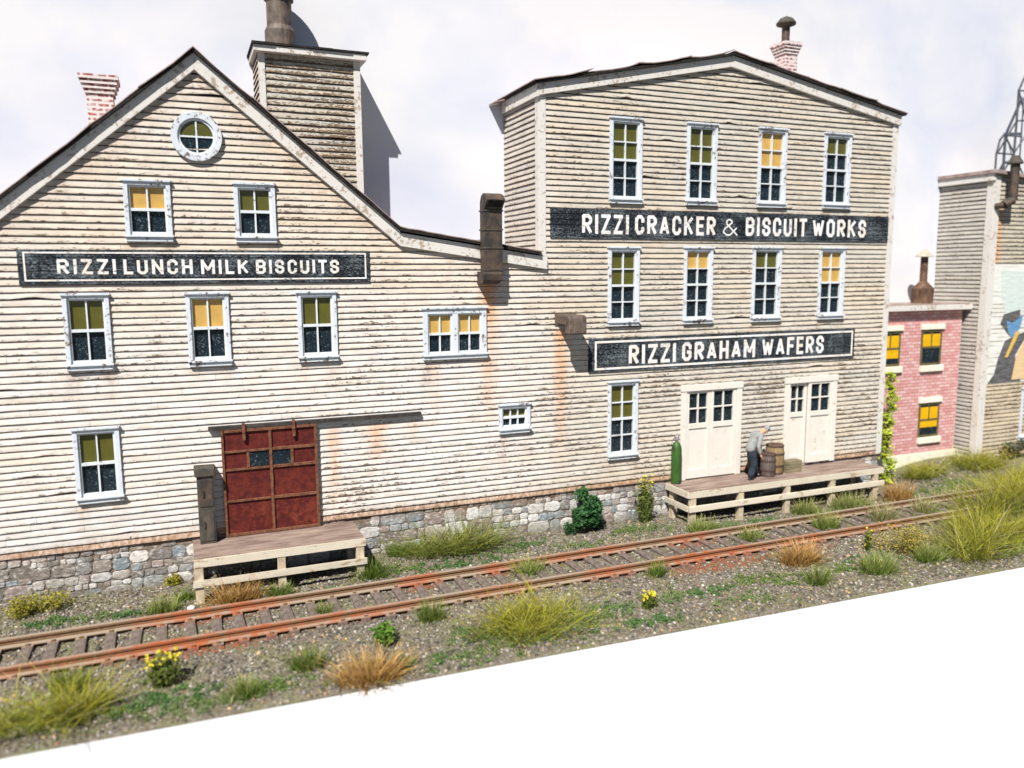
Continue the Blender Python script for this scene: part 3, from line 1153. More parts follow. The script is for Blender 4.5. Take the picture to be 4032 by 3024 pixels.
# double doors
def double_door(x0, x1, z0, z1, leaves):
    c = MB()
    c.box(x0, x0 + .19, -.10, .05, z0, z1 - .19).box(x1 - .19, x1, -.10, .05, z0, z1 - .19)
    c.box(x0 - .02, x1 + .02, -.12, .05, z1 - .19, z1)
    d = FB(c, "double_door", MT["door"], bevel=.008)
    for (a, b, y, zt) in leaves:
        m = MB()
        st = .11
        zt2 = zt
        zg0, zg1 = z0 + 1.72, zt2 - .10
        m.box(a, a + st, y - .06, y + .02, z0 + .03, zt2).box(b - st, b, y - .06, y + .02, z0 + .03, zt2)
        m.box(a + st, b - st, y - .06, y + .02, zg1, zt2).box(a + st, b - st, y - .06, y + .02, zg0 - .15, zg0)
        m.box(a + st, b - st, y - .06, y + .02, z0 + .03, z0 + .30)
        m.box(a + st, b - st, y - .025, y + .01, z0 + .30, zg0 - .15)
        xm_, zm_ = (a + b) / 2, (zg0 + zg1) / 2
        m.box(xm_ - .02, xm_ + .02, y - .05, y + .015, zg0, zg1)
        m.box(a + st, xm_ - .02, y - .047, y + .013, zm_ - .02, zm_ + .02).box(xm_ + .02, b - st, y - .047, y + .013, zm_ - .02, zm_ + .02)
        FB(m, "door_leaf", MT["door"], parent=d, bevel=.006)
        FB(MB().box(a + st - .02, b - st + .02, y + .022, y + .032, zg0 - .02, zg1 + .02), "pane", MT["glass"], parent=d)


double_door(13.74, 15.96, 1.06, 3.98, [(13.93, 14.80, .0, 3.80), (14.81, 15.76, -.01, 3.83)])
double_door(17.65, 19.78, 1.12, 3.99, [(17.84, 18.585, .045, 3.80), (18.60, 19.59, -.03, 3.83)])

# sliding door
sl = FB(MB().box(.76, 2.98, -.10, -.045, 1.07, 3.66), "sliding_door", MT["red"])
r = MB()
X0, X1, Z0, Z1, MX = .75, 2.99, 1.06, 3.68, 1.87
r.box(X0, X0 + .055, -.15, -.06, Z0, Z1).box(X1 - .07, X1, -.15, -.06, Z0, Z1)
r.box(X0 + .07, X1 - .07, -.152, -.06, Z1 - .07, Z1).box(X0 + .07, X1 - .07, -.152, -.06, Z0, Z0 + .07)
r.box(MX - .033, MX + .033, -.148, -.06, Z0 + .07, Z1 - .07)
for z in (3.14, 2.70, 1.93):
    r.box(X0 + .07, MX - .045, -.145, -.06, z - .026, z + .026).box(MX + .045, X1 - .07, -.145, -.06, z - .035, z + .035)
for x in (1.345, 2.375):
    r.box(x - .035, x + .035, -.14, -.06, 2.735, 3.105)
FB(r, "rib", MT["rib"], parent=sl, bevel=.006)
for (a, b) in ((1.38, 1.825), (1.915, 2.34)):
    FB(MB().box(a, b, -.108, -.10, 2.735, 3.105), "pane", MT["glass"], parent=sl)
for x in (1.27, 2.43):
    FB(MB().box(x - .035, x + .035, -.20, -.155, 3.42, 3.82).box(x - .03, x + .03, -.22, -.17, 3.60, 3.66), "hanger", MT["rib"], parent=sl)
FB(MB().box(.48, 5.67, -.15, -.02, 3.685, 3.775, .004), "door_track", MT["rail_black"], bevel=.006)

# chimneys, cupola, ducts


def square_prof(cx, cy, prof):
    mb = MB()
    for (h0, z0), (h1, z1) in zip(prof, prof[1:]):
        i = len(mb.v)
        for (h, z) in ((h0, z0), (h1, z1)):
            for (a, b) in ((-1, -1), (1, -1), (1, 1), (-1, 1)):
                mb.v.append((cx + a * h, cy + b * h, z))
        for k in range(4):
            k2 = (k + 1) % 4
            mb.f.append((i + k, i + k2, i + 4 + k2, i + 4 + k))
    i = len(mb.v)
    h, z = prof[-1]
    for (a, b) in ((-1, -1), (1, -1), (1, 1), (-1, 1)):
        mb.v.append((cx + a * h, cy + b * h, z))
    mb.f.append((i, i + 1, i + 2, i + 3))
    return mb


def corbel(cx, cy, hb, zb, zs, ht, zt, steps=4):
    prof = [(hb, zb), (hb, zs)]
    for k in range(1, steps + 1):
        h = hb + (ht - hb) * k / steps
        z = zs + (zt - .10 - zs) * (k - 1) / (steps - 1) if steps > 1 else zs
        prof += [(h, z), (h, zs + (zt - zs) * k / steps if k < steps else zt)]
    return square_prof(cx, cy, prof)


FB(corbel(-1.38, 1.45, .27, 9.3, 11.46, .41, 11.86), "chimney", MT["chimney"], uv=True)
ch = FB(corbel(18.50, 1.45, .245, 12.3, 14.20, .36, 14.56), "chimney", MT["chimney"], uv=True, label="red brick chimney with a mushroom-capped flue")
FB(MB().lathe(18.46, 1.45, [(.125, 14.5), (.125, 15.12)], 14), "flue_pipe", MT["iron"], parent=ch, smooth=False)
FB(MB().lathe(18.46, 1.45, [(.05, 15.05), (.30, 15.14), (.31, 15.20), (.2, 15.33), (.05, 15.40)], 16), "flue_cap", MT["greyiron"], parent=ch, smooth=True)

# cupola (front face at Y=1.2)
CP = Matrix.Translation((0, 1.2, 0))
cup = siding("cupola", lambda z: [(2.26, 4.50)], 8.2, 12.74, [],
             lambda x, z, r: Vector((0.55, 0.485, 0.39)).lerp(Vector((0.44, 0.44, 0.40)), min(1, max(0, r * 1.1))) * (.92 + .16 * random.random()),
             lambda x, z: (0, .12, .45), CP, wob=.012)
child_of(cup, fac)
SIDEC = Matrix.Translation((2.16, 2.41, 0)) @ Matrix.Rotation(-math.pi / 2, 4, 'Z')
sc_ = siding("side_siding", lambda z: [(0, 1.2)], 9.5, 12.7, [], side_color, lambda x, z: (0, .1, .1), SIDEC)
sc_.parent = cup
sc_.matrix_parent_inverse = Matrix.Translation((-7, 0, 0)).inverted() @ Matrix.Translation((-7, 0, 0))
sc_.matrix_parent_inverse = (Matrix.Translation(fac.location) @ cup.matrix_parent_inverse).inverted()
FB(MB().box(2.14, 2.29, 1.14, 1.24, 9.2, 12.72), "corner_board", MT["trim"], parent=cup)
FB(MB().box(4.46, 4.63, 1.14, 1.24, 8.0, 12.72), "corner_board", MT["trim"], parent=cup)
FB(MB().box(4.58, 4.61, 1.25, 2.41, 8.0, 12.72), "cupola_wall", MT["trim"], parent=cup)
FB(MB().box(2.03, 4.77, .98, 2.41, 12.69, 12.84), "cupola_cap", MT["trim"], parent=cup, bevel=.01)
rf = MB()
for k in range(6):
    a = 1.99 + k * .47
    rf.box(a, min(a + .52, 4.83), .94 + random.uniform(-.02, .02), 2.41, 12.845 + .004 * (k % 2), 12.88 + random.uniform(0, .02))
FB(rf, "cupola_roof", MT["black"], parent=cup)
FB(MB().lathe(2.76, 1.75, [(.37, 12.87), (.37, 13.38), (.31, 13.50), (.305, 14.10), (.36, 14.12), (.36, 14.20), (.31, 14.22), (.31, 14.40), (.44, 14.46), (.46, 14.52), (.30, 14.62), (.05, 14.66)], 22),
   "smokestack", MT["stack"], parent=cup, smooth=False)

# roof duct (vertical box duct on the catslide front)
d = MB()
d.box(7.335, 7.835, -.52, -.20, 7.36, 8.92)
dz = FB(d, "vertical_duct", MT["iron"], bevel=.01)
for z in (7.42, 7.98, 8.44, 8.92):
    FB(MB().box(7.315, 7.855, -.54, -.18, z - .018, z + .018), "duct_band", MT["greyiron"], parent=dz)
prof = [(-.20, 8.94), (-.52, 8.94), (-.56, 8.98), (-.74, 9.18), (-.62, 9.30), (-.45, 9.36), (-.30, 9.30), (-.21, 9.15)]
FB(MB().prism_x(prof, 7.335, 7.835), "duct_hood", MT["iron"], parent=dz, bevel=.008)
a_, b_ = Vector((-.56, 8.98)), Vector((-.74, 9.18))
nrm = Vector((-.2, -.18)).normalized() * .006
p = [a_.lerp(b_, .12) + nrm, a_.lerp(b_, .88) + nrm, a_.lerp(b_, .88) - nrm * .5, a_.lerp(b_, .12) - nrm * .5]
FB(MB().prism_x([tuple(q) for q in p], 7.39, 7.78), "duct_mouth", MT["black"], parent=dz)
prof = [(0.0, 7.38), (-.52, 7.38), (-.54, 7.30), (-.50, 7.16), (-.40, 7.06), (0.0, 7.04)]
FB(MB().prism_x(prof, 7.30, 7.80), "duct_elbow", MT["iron"], parent=dz, bevel=.012)
# wall outlet elbow
prof = [(0, 6.20), (-.72, 6.20), (-.80, 6.14), (-.815, 6.06), (-.815, 5.69), (-.56, 5.69), (-.56, 5.93), (0, 5.93)]
wd = FB(MB().prism_x(prof, 9.61, 10.15), "wall_duct", MT["stack"], bevel=.035)
FB(MB().box(9.65, 10.11, -.775, -.60, 5.683, 5.688), "duct_mouth", MT["black"], parent=wd)
FB(MB().box(9.56, 10.20, -.06, -.02, 5.88, 6.25), "duct_flange", MT["stack"], parent=wd)

# ---------------------------------------------------------------- painted signs
T_ = .19
GLY = {
    'R': (.62, [[(0, 0), (0, 1), (.7, 1), (1, .84), (1, .64), (.7, .49), (0, .49)], [(.42, .49), (1, 0)]]),
    'I': (T_, [[(.5, 0), (.5, 1)]]),
    'Z': (.60, [[(0, 1), (1, 1)], [(1, 1), (0, 0)], [(0, 0), (1, 0)]]),
    'L': (.52, [[(0, 1), (0, 0), (1, 0)]]),
    'U': (.60, [[(0, 1), (0, .16), (.3, 0), (.7, 0), (1, .16), (1, 1)]]),
    'N': (.64, [[(0, 0), (0, 1)], [(0, 1), (1, 0)], [(1, 0), (1, 1)]]),
    'C': (.60, [[(1, .68), (1, .84), (.7, 1), (.3, 1), (0, .84), (0, .16), (.3, 0), (.7, 0), (1, .16), (1, .32)]]),
    'H': (.62, [[(0, 0), (0, 1)], [(1, 0), (1, 1)], [(0, .5), (1, .5)]]),
    'M': (.80, [[(0, 0), (0, 1)], [(0, 1), (.5, .25)], [(.5, .25), (1, 1)], [(1, 1), (1, 0)]]),
    'K': (.64, [[(0, 0), (0, 1)], [(0, .4), (1, 1)], [(.35, .55), (1, 0)]]),
    'B': (.62, [[(0, .51), (0, 1), (.7, 1), (1, .86), (1, .66), (.75, .51), (0, .51), (0, 0), (.7, 0), (1, .15), (1, .38), (.75, .51)]]),
    'S': (.60, [[(1, .7), (1, .84), (.7, 1), (.3, 1), (0, .84), (0, .66), (.25, .53), (.75, .47), (1, .34), (1, .16), (.7, 0), (.3, 0), (0, .16), (0, .3)]]),
    'T': (.58, [[(0, 1), (1, 1)], [(.5, 1), (.5, 0)]]),
    'A': (.66, [[(0, 0), (.5, 1)], [(.5, 1), (1, 0)], [(.2, .28), (.8, .28)]]),
    'E': (.54, [[(1, 1), (0, 1), (0, 0), (1, 0)], [(0, .5), (.85, .5)]]),
    'F': (.54, [[(1, 1), (0, 1), (0, 0)], [(0, .5), (.85, .5)]]),
    'W': (.86, [[(0, 1), (.25, 0)], [(.25, 0), (.5, .8)], [(.5, .8), (.75, 0)], [(.75, 0), (1, 1)]]),
    'O': (.62, [[(.3, 0), (0, .16), (0, .84), (.3, 1), (.7, 1), (1, .84), (1, .16), (.7, 0), (.3, 0)]]),
    'G': (.62, [[(1, .7), (1, .84), (.7, 1), (.3, 1), (0, .84), (0, .16), (.3, 0), (.7, 0), (1, .16), (1, .46), (.6, .46)]]),
    '&': (.70, [[(1, 0), (.25, .72), (.25, .9), (.42, 1), (.6, .92), (.62, .78), (.1, .38), (.02, .18), (.25, 0), (.5, 0), (.95, .45)]]),
}


def lettering(mb, text, x0, x1, z0, z1, y, k0=0, thin=1.0):
    H = z1 - z0
    adv = 0
    lay = []
    for chx in text:
        if chx == ' ':
            adv += .26
            continue
        w_ = GLY[chx][0]
        lay.append((chx, adv, w_))
        adv += w_ + .19
    adv -= .19
    sx = (x1 - x0) / adv
    yy = y
    for (chx, a, w_) in lay:
        t = T_ * H * thin
        tx = T_ * sx * thin
        X, W = x0 + a * sx, w_ * sx
        for st in GLY[chx][1]:
            P = [Vector((X + tx / 2 + u * (W - tx), z0 + t / 2 + v * (H - t))) for u, v in st]
            hw = min(t, tx) * .5
            for p, q in zip(P, P[1:]):
                dd = (q - p)
                if dd.length < 1e-5:
                    continue
                dd.normalize()
                nn = Vector((-dd.y, dd.x)) * hw
                e = dd * hw * .45
                if chx in 'ZNMWAK' and abs(dd.x) > .15 and abs(dd.y) > .15:
                    nn *= .92
                    e = dd * hw * .15
                elif abs(dd.x) < .01 or abs(dd.y) < .01:
                    e = dd * hw * (.95 if chx in 'ILHNMKTEFZ' else .42)
                yy -= .00012
                i = len(mb.v)
                for s_ in (p - e + nn, p - e - nn, q + e - nn, q + e + nn):
                    mb.v.append((s_.x, yy, s_.y))
                mb.f.append((i, i + 1, i + 2, i + 3))


def frame_lines(mb, x0, x1, z0, z1, w_, y):
    mb.box(x0, x1, y, y + .004, z1 - w_, z1).box(x0, x1, y, y + .004, z0, z0 + w_)
    mb.box(x0, x0 + w_, y, y + .004, z0 + w_, z1 - w_).box(x1 - w_, x1, y, y + .004, z0 + w_, z1 - w_)


def sign(loc, size, label, words, border=None, ridges=True):
    x0, x1, z0, z1 = size
    s = MB()
    # the paper follows the boards below: one shallow step per board
    z = z0
    zb = z0 + (BASE - z0) % BH
    rows = [z0]
    while zb < z1 - .01:
        if zb > z0 + .02:
            rows.append(zb)
        zb += BH
    rows.append(z1)
    for a, b in zip(rows, rows[1:]):
        s.prism_x([(-.012, a), (-.078, a), (-.064, b), (-.012, b)], x0, x1)
    root = s.build("wall_sign", MT["sign"])
    tag(root, label, "sign")
    for (t, a, b, c, d, th) in words:
        l = MB()
        lettering(l, t, a, b, c, d, -.0815, thin=th)
        l.build("lettering", MT["letter"], root)
    if border:
        f = MB()
        frame_lines(f, *border, -.0855)
        f.build("border_line", MT["letter"], root)


sign(None, (-3.11, 4.45, 7.15, 7.895), "long black sign with white border line hanging below the two gable windows",
     [("RIZZI", -2.38, -1.22, 7.36, 7.69, 1), ("LUNCH", -1.08, .36, 7.355, 7.685, 1), ("MILK", .53, 1.58, 7.35, 7.68, 1), ("BISCUITS", 1.74, 3.69, 7.35, 7.68, 1)],
     (-3.0, 4.36, 7.215, 7.845, .035))
sign(None, (9.42, 21.66, 8.275, 9.075), "widest black sign spanning the tall block between its top and middle windows",
     [("RIZZI", 10.37, 11.85, 8.39, 8.935, 1), ("CRACKER", 12.05, 14.80, 8.39, 8.945, 1), ("&", 15.04, 15.62, 8.40, 8.90, .45),
      ("BISCUIT", 15.90, 18.24, 8.40, 8.965, 1), ("WORKS", 18.47, 20.68, 8.40, 8.96, 1)])
sign(None, (10.61, 20.44, 4.52, 5.49), "bordered black sign above the two cream double doors",
     [("RIZZI", 11.90, 13.50, 4.70, 5.265, 1), ("GRAHAM", 13.72, 16.40, 4.71, 5.27, 1), ("WAFERS", 16.66, 19.13, 4.72, 5.29, 1)],
     (10.79, 20.35, 4.585, 5.41, .06))


# ---------------------------------------------------------------- docks
def dock(x0, x1, yf, zt, zr0, zr1, posts, label, side=True, lean=0.0):
    root = tag(empty("loading_dock", ((x0 + x1) / 2, yf / 2, 0)), label, "loading dock")
    DB = Sub(root)
    th = .045
    k = MB()
    n = 5
    for i in range(n):
        a = yf + (-.03 - yf) * i / n
        b = yf + (-.03 - yf) * (i + 1) / n
        k.box(x0 + random.uniform(-.01, .01), x1 + random.uniform(-.01, .01), a + .002, b - .002, zt - th, zt + random.uniform(-.004, .003))
    DB(k, "deck", MT["deck"])
    DB(MB().box(x0 - .01, x1 + .01, yf - .06, yf - .001, zt - .20, zt - .012, .008), "skirt_board", MT["lumber"])
    if side:
        DB(MB().box(x0 - .05, x0 - .0, yf + .002, -.05, zt - .20, zt - .012, .006), "skirt_board", MT["lumber"])
        DB(MB().box(x0 - .07, x0 - .025, yf + .002, -.05, zr0, zr1, .008), "lower_rail", MT["lumber"])
    DB(MB().box(x0 - .05, x1 + .03, yf - .10, yf - .05, zr0, zr1, .01), "lower_rail", MT["lumber"])
    for x in posts:
        DB(MB().box(x - .09, x + .09, yf - .045, yf + .10, -.12, zt - .20, .006), "post", MT["post"])
    for x in (posts[0], posts[-1]):
        DB(MB().box(x - .09, x + .09, -.30, -.14, -.12, zt - th, .006), "post", MT["post"])
    return root


dock(0.0, 3.82, -1.42, 1.05, .41, .555, [.08, 1.87, 3.70], "short wooden loading dock below the red sliding door", side=False)
dock(13.30, 20.74, -1.20, 1.05, .46, .62, [13.42, 15.12, 16.87, 18.66, 20.45], "long wooden loading dock below the two cream double doors")

# ---------------------------------------------------------------- things on the docks
cab = tag(empty("utility_cabinet", (.345, -.3, 1.05)), "narrow grey rusty metal cabinet with a flat cap beside the red door", "cabinet")
CB = Sub(cab)
CB(MB().box(.16, .52, -.42, -.06, 1.05, 2.70, .004), "body", MT["greyiron"], bevel=.01)
CB(MB().box(.11, .57, -.48, -.03, 2.68, 2.88, .01), "cap", MT["greyiron"], bevel=.02)
CB(MB().box(.19, .49, -.435, -.42, 1.95, 2.60), "hatch", MT["iron"], bevel=.005)
CB(MB().box(.19, .49, -.435, -.42, 1.12, 1.85), "hatch", MT["greyiron"], bevel=.005)
CB(MB().box(.26, .29, -.47, -.434, 2.2, 2.35).box(.26, .29, -.47, -.434, 1.45, 1.6), "handle", MT["iron"])

gc = tag(empty("gas_cylinder", (13.50, -.22, 1.05)), "tall green gas cylinder standing at the left end of the long dock", "gas cylinder")
GB = Sub(gc)
GB(MB().lathe(13.50, -.22, [(.150, 1.05), (.156, 1.10), (.156, 2.06), (.145, 2.16), (.11, 2.25), (.06, 2.31), (.05, 2.33)], 18), "body", MT["green"], smooth=True)
GB(MB().lathe(13.50, -.22, [(.05, 2.32), (.05, 2.37), (.075, 2.38), (.075, 2.48), (.05, 2.52), (.02, 2.53)], 12), "valve", MT["grey_metal"])


def barrel(x, y, r_, h, label, mats, cat="barrel"):
    b = tag(empty("barrel", (x, y, 1.05)), label, cat, "barrels on the long dock")
    BB = Sub(b)
    z = 1.05
    BB(MB().lathe(x, y, [(r_ * .88, z), (r_ * .97, z + h * .25), (r_, z + h * .5), (r_ * .97, z + h * .75), (r_ * .88, z + h), (r_ * .82, z + h), (r_ * .82, z + h - .04), (.01, z + h - .04)], 20),
       "staves", MT[mats], smooth=False)
    for t in (.04, .30, .70, .96):
        rr = r_ * (1 - .12 * (abs(t - .5) * 2) ** 1.7) + .008
        BB(MB().lathe(x, y, [(rr - .03, z + h * t - .028), (rr + .006, z + h * t - .028), (rr + .006, z + h * t + .028), (rr - .03, z + h * t + .028)], 20), "hoop", MT["hoop"])


barrel(17.02, -.42, .29, .93, "tall tan wooden barrel just left of the crate", "barrel")
barrel(16.60, -.62, .235, .72, "short dark wooden barrel in front, touching the man's legs", "barrel_dark")
barrel(16.42, -.20, .22, .90, "dark barrel at the back, half hidden behind the man", "barrel_dark")

cr_ = tag(empty("crate", (17.66, -.45, 1.05)), "low weathered wooden crate right of the barrels", "crate")
KB = Sub(cr_)
for k in range(3):
    KB(MB().box(17.36, 17.96, -.60, -.575, 1.06 + k * .115, 1.165 + k * .115, .003), "slat", MT["crate"])
    KB(MB().box(17.36, 17.385, -.573, -.30, 1.06 + k * .115, 1.165 + k * .115, .003), "slat", MT["crate"])
KB(MB().box(17.388, 17.955, -.573, -.30, 1.052, 1.385), "body", MT["crate"])
KB(MB().box(17.355, 17.965, -.605, -.295, 1.39, 1.41), "lid", MT["crate"])


# ---------------------------------------------------------------- worker
def skin_mesh(name, verts, edges, radii, mat, parent, sub=2, smooth=True):
    me = bpy.data.meshes.new(name)
    me.from_pydata(verts, edges, [])
    o = bpy.data.objects.new(name, me)
    COL.objects.link(o)
    sk = o.modifiers.new("skin", 'SKIN')
    if not me.skin_vertices:
        pass
    sv = me.skin_vertices[0].data if me.skin_vertices else None
    if sv is None:
        bpy.context.view_layer.objects.active = o
        sv = me.skin_vertices[0].data
    for i, r_ in enumerate(radii):
        sv[i].radius = (r_, r_) if not isinstance(r_, tuple) else r_
        sv[i].use_root = (i == 0)
    ss = o.modifiers.new("sub", 'SUBSURF')
    ss.levels = ss.render_levels = sub
    dg = bpy.context.evaluated_depsgraph_get()
    ev = o.evaluated_get(dg)
    nm = bpy.data.meshes.new_from_object(ev)
    o.modifiers.clear()
    o.data = nm
    nm.materials.clear()
    nm.materials.append(mat)
    for p_ in nm.polygons:
        p_.use_smooth = smooth
    if parent:
        o.parent = parent
    return o


MX0, MY0 = 15.85, -.72      # pelvis plan position


def P(x, y, z):
    return (x, MY0 + y, z)


def chain(spec):
    V, E, R_ = [], [], []
    idx = {}
    for (nm, par, pos, r_) in spec:
        idx[nm] = len(V)
        V.append(pos)
        R_.append(r_)
        if par:
            E.append((idx[par], idx[nm]))
    return V, E, R_


HIP = P(15.86, 0, 1.93)
J = dict(
    pel=P(15.80, 0, 1.93), sp1=P(15.85, 0, 2.08), sp2=P(15.95, 0, 2.24), ch=P(16.09, 0, 2.36), nk=P(16.19, 0, 2.44), hd0=P(16.27, 0, 2.49), hd1=P(16.36, 0, 2.55),
    sl=P(16.08, .19, 2.40), el=P(16.10, .27, 2.13), wl=P(16.24, .22, 1.92),
    sr=P(16.04, -.20, 2.38), er=P(15.90, -.27, 2.10), wr=P(15.98, -.28, 1.86),
    hl=P(15.87, .10, 1.90), kl=P(16.10, .13, 1.52), al=P(16.16, .13, 1.15), tl=P(16.33, .12, 1.085),
    hr=P(15.84, -.10, 1.90), kr=P(15.90, -.12, 1.50), ar=P(15.70, -.13, 1.17), tr=P(15.85, -.14, 1.085),
)
spec = [("pel", None, J["pel"], .085), ("sp1", "pel", J["sp1"], .09), ("sp2", "sp1", J["sp2"], .12), ("ch", "sp2", J["ch"], .115),
        ("nk", "ch", J["nk"], .062), ("hd0", "nk", J["hd0"], .088), ("hd1", "hd0", J["hd1"], .112),
        ("sl", "ch", J["sl"], .062), ("el", "sl", J["el"], .046), ("wl", "el", J["wl"], .033),
        ("sr", "ch", J["sr"], .062), ("er", "sr", J["er"], .046), ("wr", "er", J["wr"], .033),
        ("hl", "pel", J["hl"], .06), ("kl", "hl", J["kl"], .062), ("al", "kl", J["al"], .042), ("tl", "al", J["tl"], .035),
        ("hr", "pel", J["hr"], .06), ("kr", "hr", J["kr"], .062), ("ar", "kr", J["ar"], .042), ("tr", "ar", J["tr"], .035)]
for s_, w_, sg in (("l", J["wl"], 1), ("r", J["wr"], -1)):
    dv = Vector((.35, 0, -.94)).normalized()
    pm = Vector(w_) + dv * .075
    spec.append(("pm" + s_, "w" + s_, tuple(pm), .034))
    for k, (off, ln) in enumerate(((.026, .072), (.009, .082), (-.009, .078), (-.026, .062))):
        k1 = pm + dv * .035 + Vector((0, off * 1.1, 0))
        k2 = k1 + dv * ln * .5
        k3 = k2 + (dv + Vector((.45, 0, 0))).normalized() * ln * .5
        spec += [(f"f{s_}{k}a", "pm" + s_, tuple(k1), .0095), (f"f{s_}{k}b", f"f{s_}{k}a", tuple(k2), .009), (f"f{s_}{k}c", f"f{s_}{k}b", tuple(k3), .008)]
    t1 = Vector(w_) + dv * .035 + Vector((.035, 0, 0))
    t2 = t1 + Vector((.03, 0, -.05))
    spec += [(f"t{s_}a", "w" + s_, tuple(t1), .012), (f"t{s_}b", f"t{s_}a", tuple(t2), .010)]
person = skin_mesh("person", *chain(spec), MT["skin"], None)
tag(person, "man in a grey cap, grey pullover and dark trousers bending forward beside the barrels", "person")
# face: nose, ears, eyes as one small child mesh on the head
hd = Vector(J["hd1"])
fd = Vector((.80, 0, -.60)).normalized()
upv = Vector((.60, 0, .80)).normalized()
nose = MB()
nc = hd + fd * .105 - upv * .03
nose.tube(nc - fd * .02 + upv * .03, nc + fd * .025 - upv * .005, .012, 6, .02)
nose.tube(hd + Vector((0, .098, 0)) - upv * .03, hd + Vector((0, .112, 0)) - upv * .03, .03, 8, .022)
nose.tube(hd + Vector((0, -.098, 0)) - upv * .03, hd + Vector((0, -.112, 0)) - upv * .03, .03, 8, .022)
nose.build("nose_and_ears", MT["skin"], person, smooth=True)
eyes = MB()
for sg in (-1, 1):
    e = hd + fd * .098 + Vector((0, sg * .035, 0)) + upv * .0
    eyes.tube(e - fd * .01, e + fd * .004, .012, 8, .008)
mth = hd + fd * .094 - upv * .072
eyes.box(mth.x - .006, mth.x + .006, mth.y - .025, mth.y + .025, mth.z - .005, mth.z + .005)
eyes.build("eyes_and_mouth", MT["shoe"], person)
jk = [("a", None, P(15.78, 0, 1.86), (.17, .15)), ("b", "a", P(15.84, 0, 2.05), (.168, .150)), ("c", "b", P(15.94, 0, 2.22), (.168, .150)), ("d", "c", P(16.07, 0, 2.36), (.150, .140)),
      ("e", "d", P(16.18, 0, 2.445), (.092, .092)),
      ("sl", "d", J["sl"], .092), ("el", "sl", J["el"], .068), ("wl", "el", J["wl"], .050),
      ("sr", "d", J["sr"], .092), ("er", "sr", J["er"], .068), ("wr", "er", J["wr"], .050)]
skin_mesh("pullover", *chain(jk), MT["jacket"], person)
tr = [("w", None, P(15.84, 0, 2.12), (.130, .130)), ("a", "w", P(15.80, 0, 1.90), (.185, .178)),
      ("hl", "a", P(15.93, .11, 1.72), .125), ("kl", "hl", P(16.10, .13, 1.50), .115), ("al", "kl", (J["al"][0], J["al"][1], 1.10), .10),
      ("hr", "a", P(15.84, -.11, 1.72), .13), ("kr", "hr", P(15.90, -.12, 1.50), .115), ("ar", "kr", (J["ar"][0] + .02, J["ar"][1], 1.10), .105)]
skin_mesh("trousers", *chain(tr), MT["trousers"], person)
for s_ in "lr":
    a, t = J["a" + s_], J["t" + s_]
    skin_mesh("shoe", *chain([("h", None, (a[0] - .03, a[1], 1.10), .045), ("m", "h", ((a[0] + t[0]) / 2 + .02, t[1], 1.095), .05), ("t", "m", (t[0] + .03, t[1], 1.085), .036)]), MT["shoe"], person)
cp = [("a", None, tuple(hd - fd * .04 + upv * .05), .122), ("b", "a", tuple(hd + fd * .05 + upv * .075), .108), ("c", "b", tuple(hd + fd * .17 + upv * .05), (.07, .022))]
skin_mesh("cap", *chain(cp), MT["cap"], person)

# ---------------------------------------------------------------- brick building
BY = 1.0
bk = tag(empty("brick_building", (24.5, BY, 0)), "small two-storey pink brick building between the factory and the far clapboard building", "building")
KB = Sub(bk)
KB(MB().box(22.2, 26.72, BY, 2.41, .68, 6.05), "wall", MT["brick_red"], uv=True)
KB(MB().box(22.2, 26.76, BY - .05, 2.41, -.1, .68), "foundation", MT["stonetrim"])
KB(MB().box(22.2, 26.94, BY - .26, 2.40, 5.93, 6.12), "cornice", MT["trim"], bevel=.01)
KB(MB().box(22.2, 26.90, BY - .22, 2.40, 6.125, 6.16), "roof", MT["roof"])
for (x0, x1, z0, z1, amber, z_s) in ((24.70, 25.72, 3.94, 5.22, True, 4.62), (22.72, 23.68, 3.98, 5.22, True, 4.25), (24.80, 25.82, 1.27, 2.53, True, 1.62)):
    c = MB()
    y = BY + .02
    c.box(x0, x0 + .07, y - .05, y + .1, z0, z1).box(x1 - .07, x1, y - .05, y + .1, z0, z1)
    zm = (z0 + z1) / 2
    c.box(x0 + .07, x1 - .07, y - .05, y + .1, z1 - .08, z1).box(x0 + .07, x1 - .07, y - .05, y + .1, z0, z0 + .07)
    c.box(x0 + .07, x1 - .07, y - .045, y + .1, zm - .035, zm + .035)
    xm = (x0 + x1) / 2
    c.box(xm - .03, xm + .03, y - .04, y + .1, zm + .035, z1 - .08)
    w = KB(c, "window", MT["olivewood"])
    KB(MB().box(x0 + .05, x1 - .05, y - .028, y - .024, z0 + .03, z1 - .03), "pane", MT["glass"], parent=w)
    KB(MB().box(x0 + .06, x1 - .06, y - .034, y - .0295, z_s, z1 - .16), "blind", MT["yellow"], parent=w, label="bright yellow roller blind")
    KB(MB().box(x0 - .04, x1 + .08, BY - .08, BY + .05, z1 + .01, z1 + .20), "lintel", MT["stonetrim"], parent=w, bevel=.01)
    KB(MB().box(x0 - .0, x1 + .10, BY - .10, BY + .05, z0 - .24, z0 - .02), "sill", MT["stonetrim"], parent=w, bevel=.01)
vt = KB(MB().lathe(25.13, BY + .42, [(.36, 6.12), (.37, 6.70), (.15, 6.93), (.13, 6.96), (.125, 7.86)], 4 * 5), "stove_vent", MT["vent"], smooth=False)
KB(MB().lathe(25.13, BY + .42, [(.32, 7.84), (.31, 7.87), (.02, 8.12)], 20), "vent_cap", MT["vcap"], parent=vt)

# ---------------------------------------------------------------- far clapboard building
fb_ = tag(empty("clapboard_building", (28, .3, 0)), "grey clapboard building with a painted mural cut off by the right edge", "building")
CBd = Sub(fb_)
PX, PY = 26.93, .25


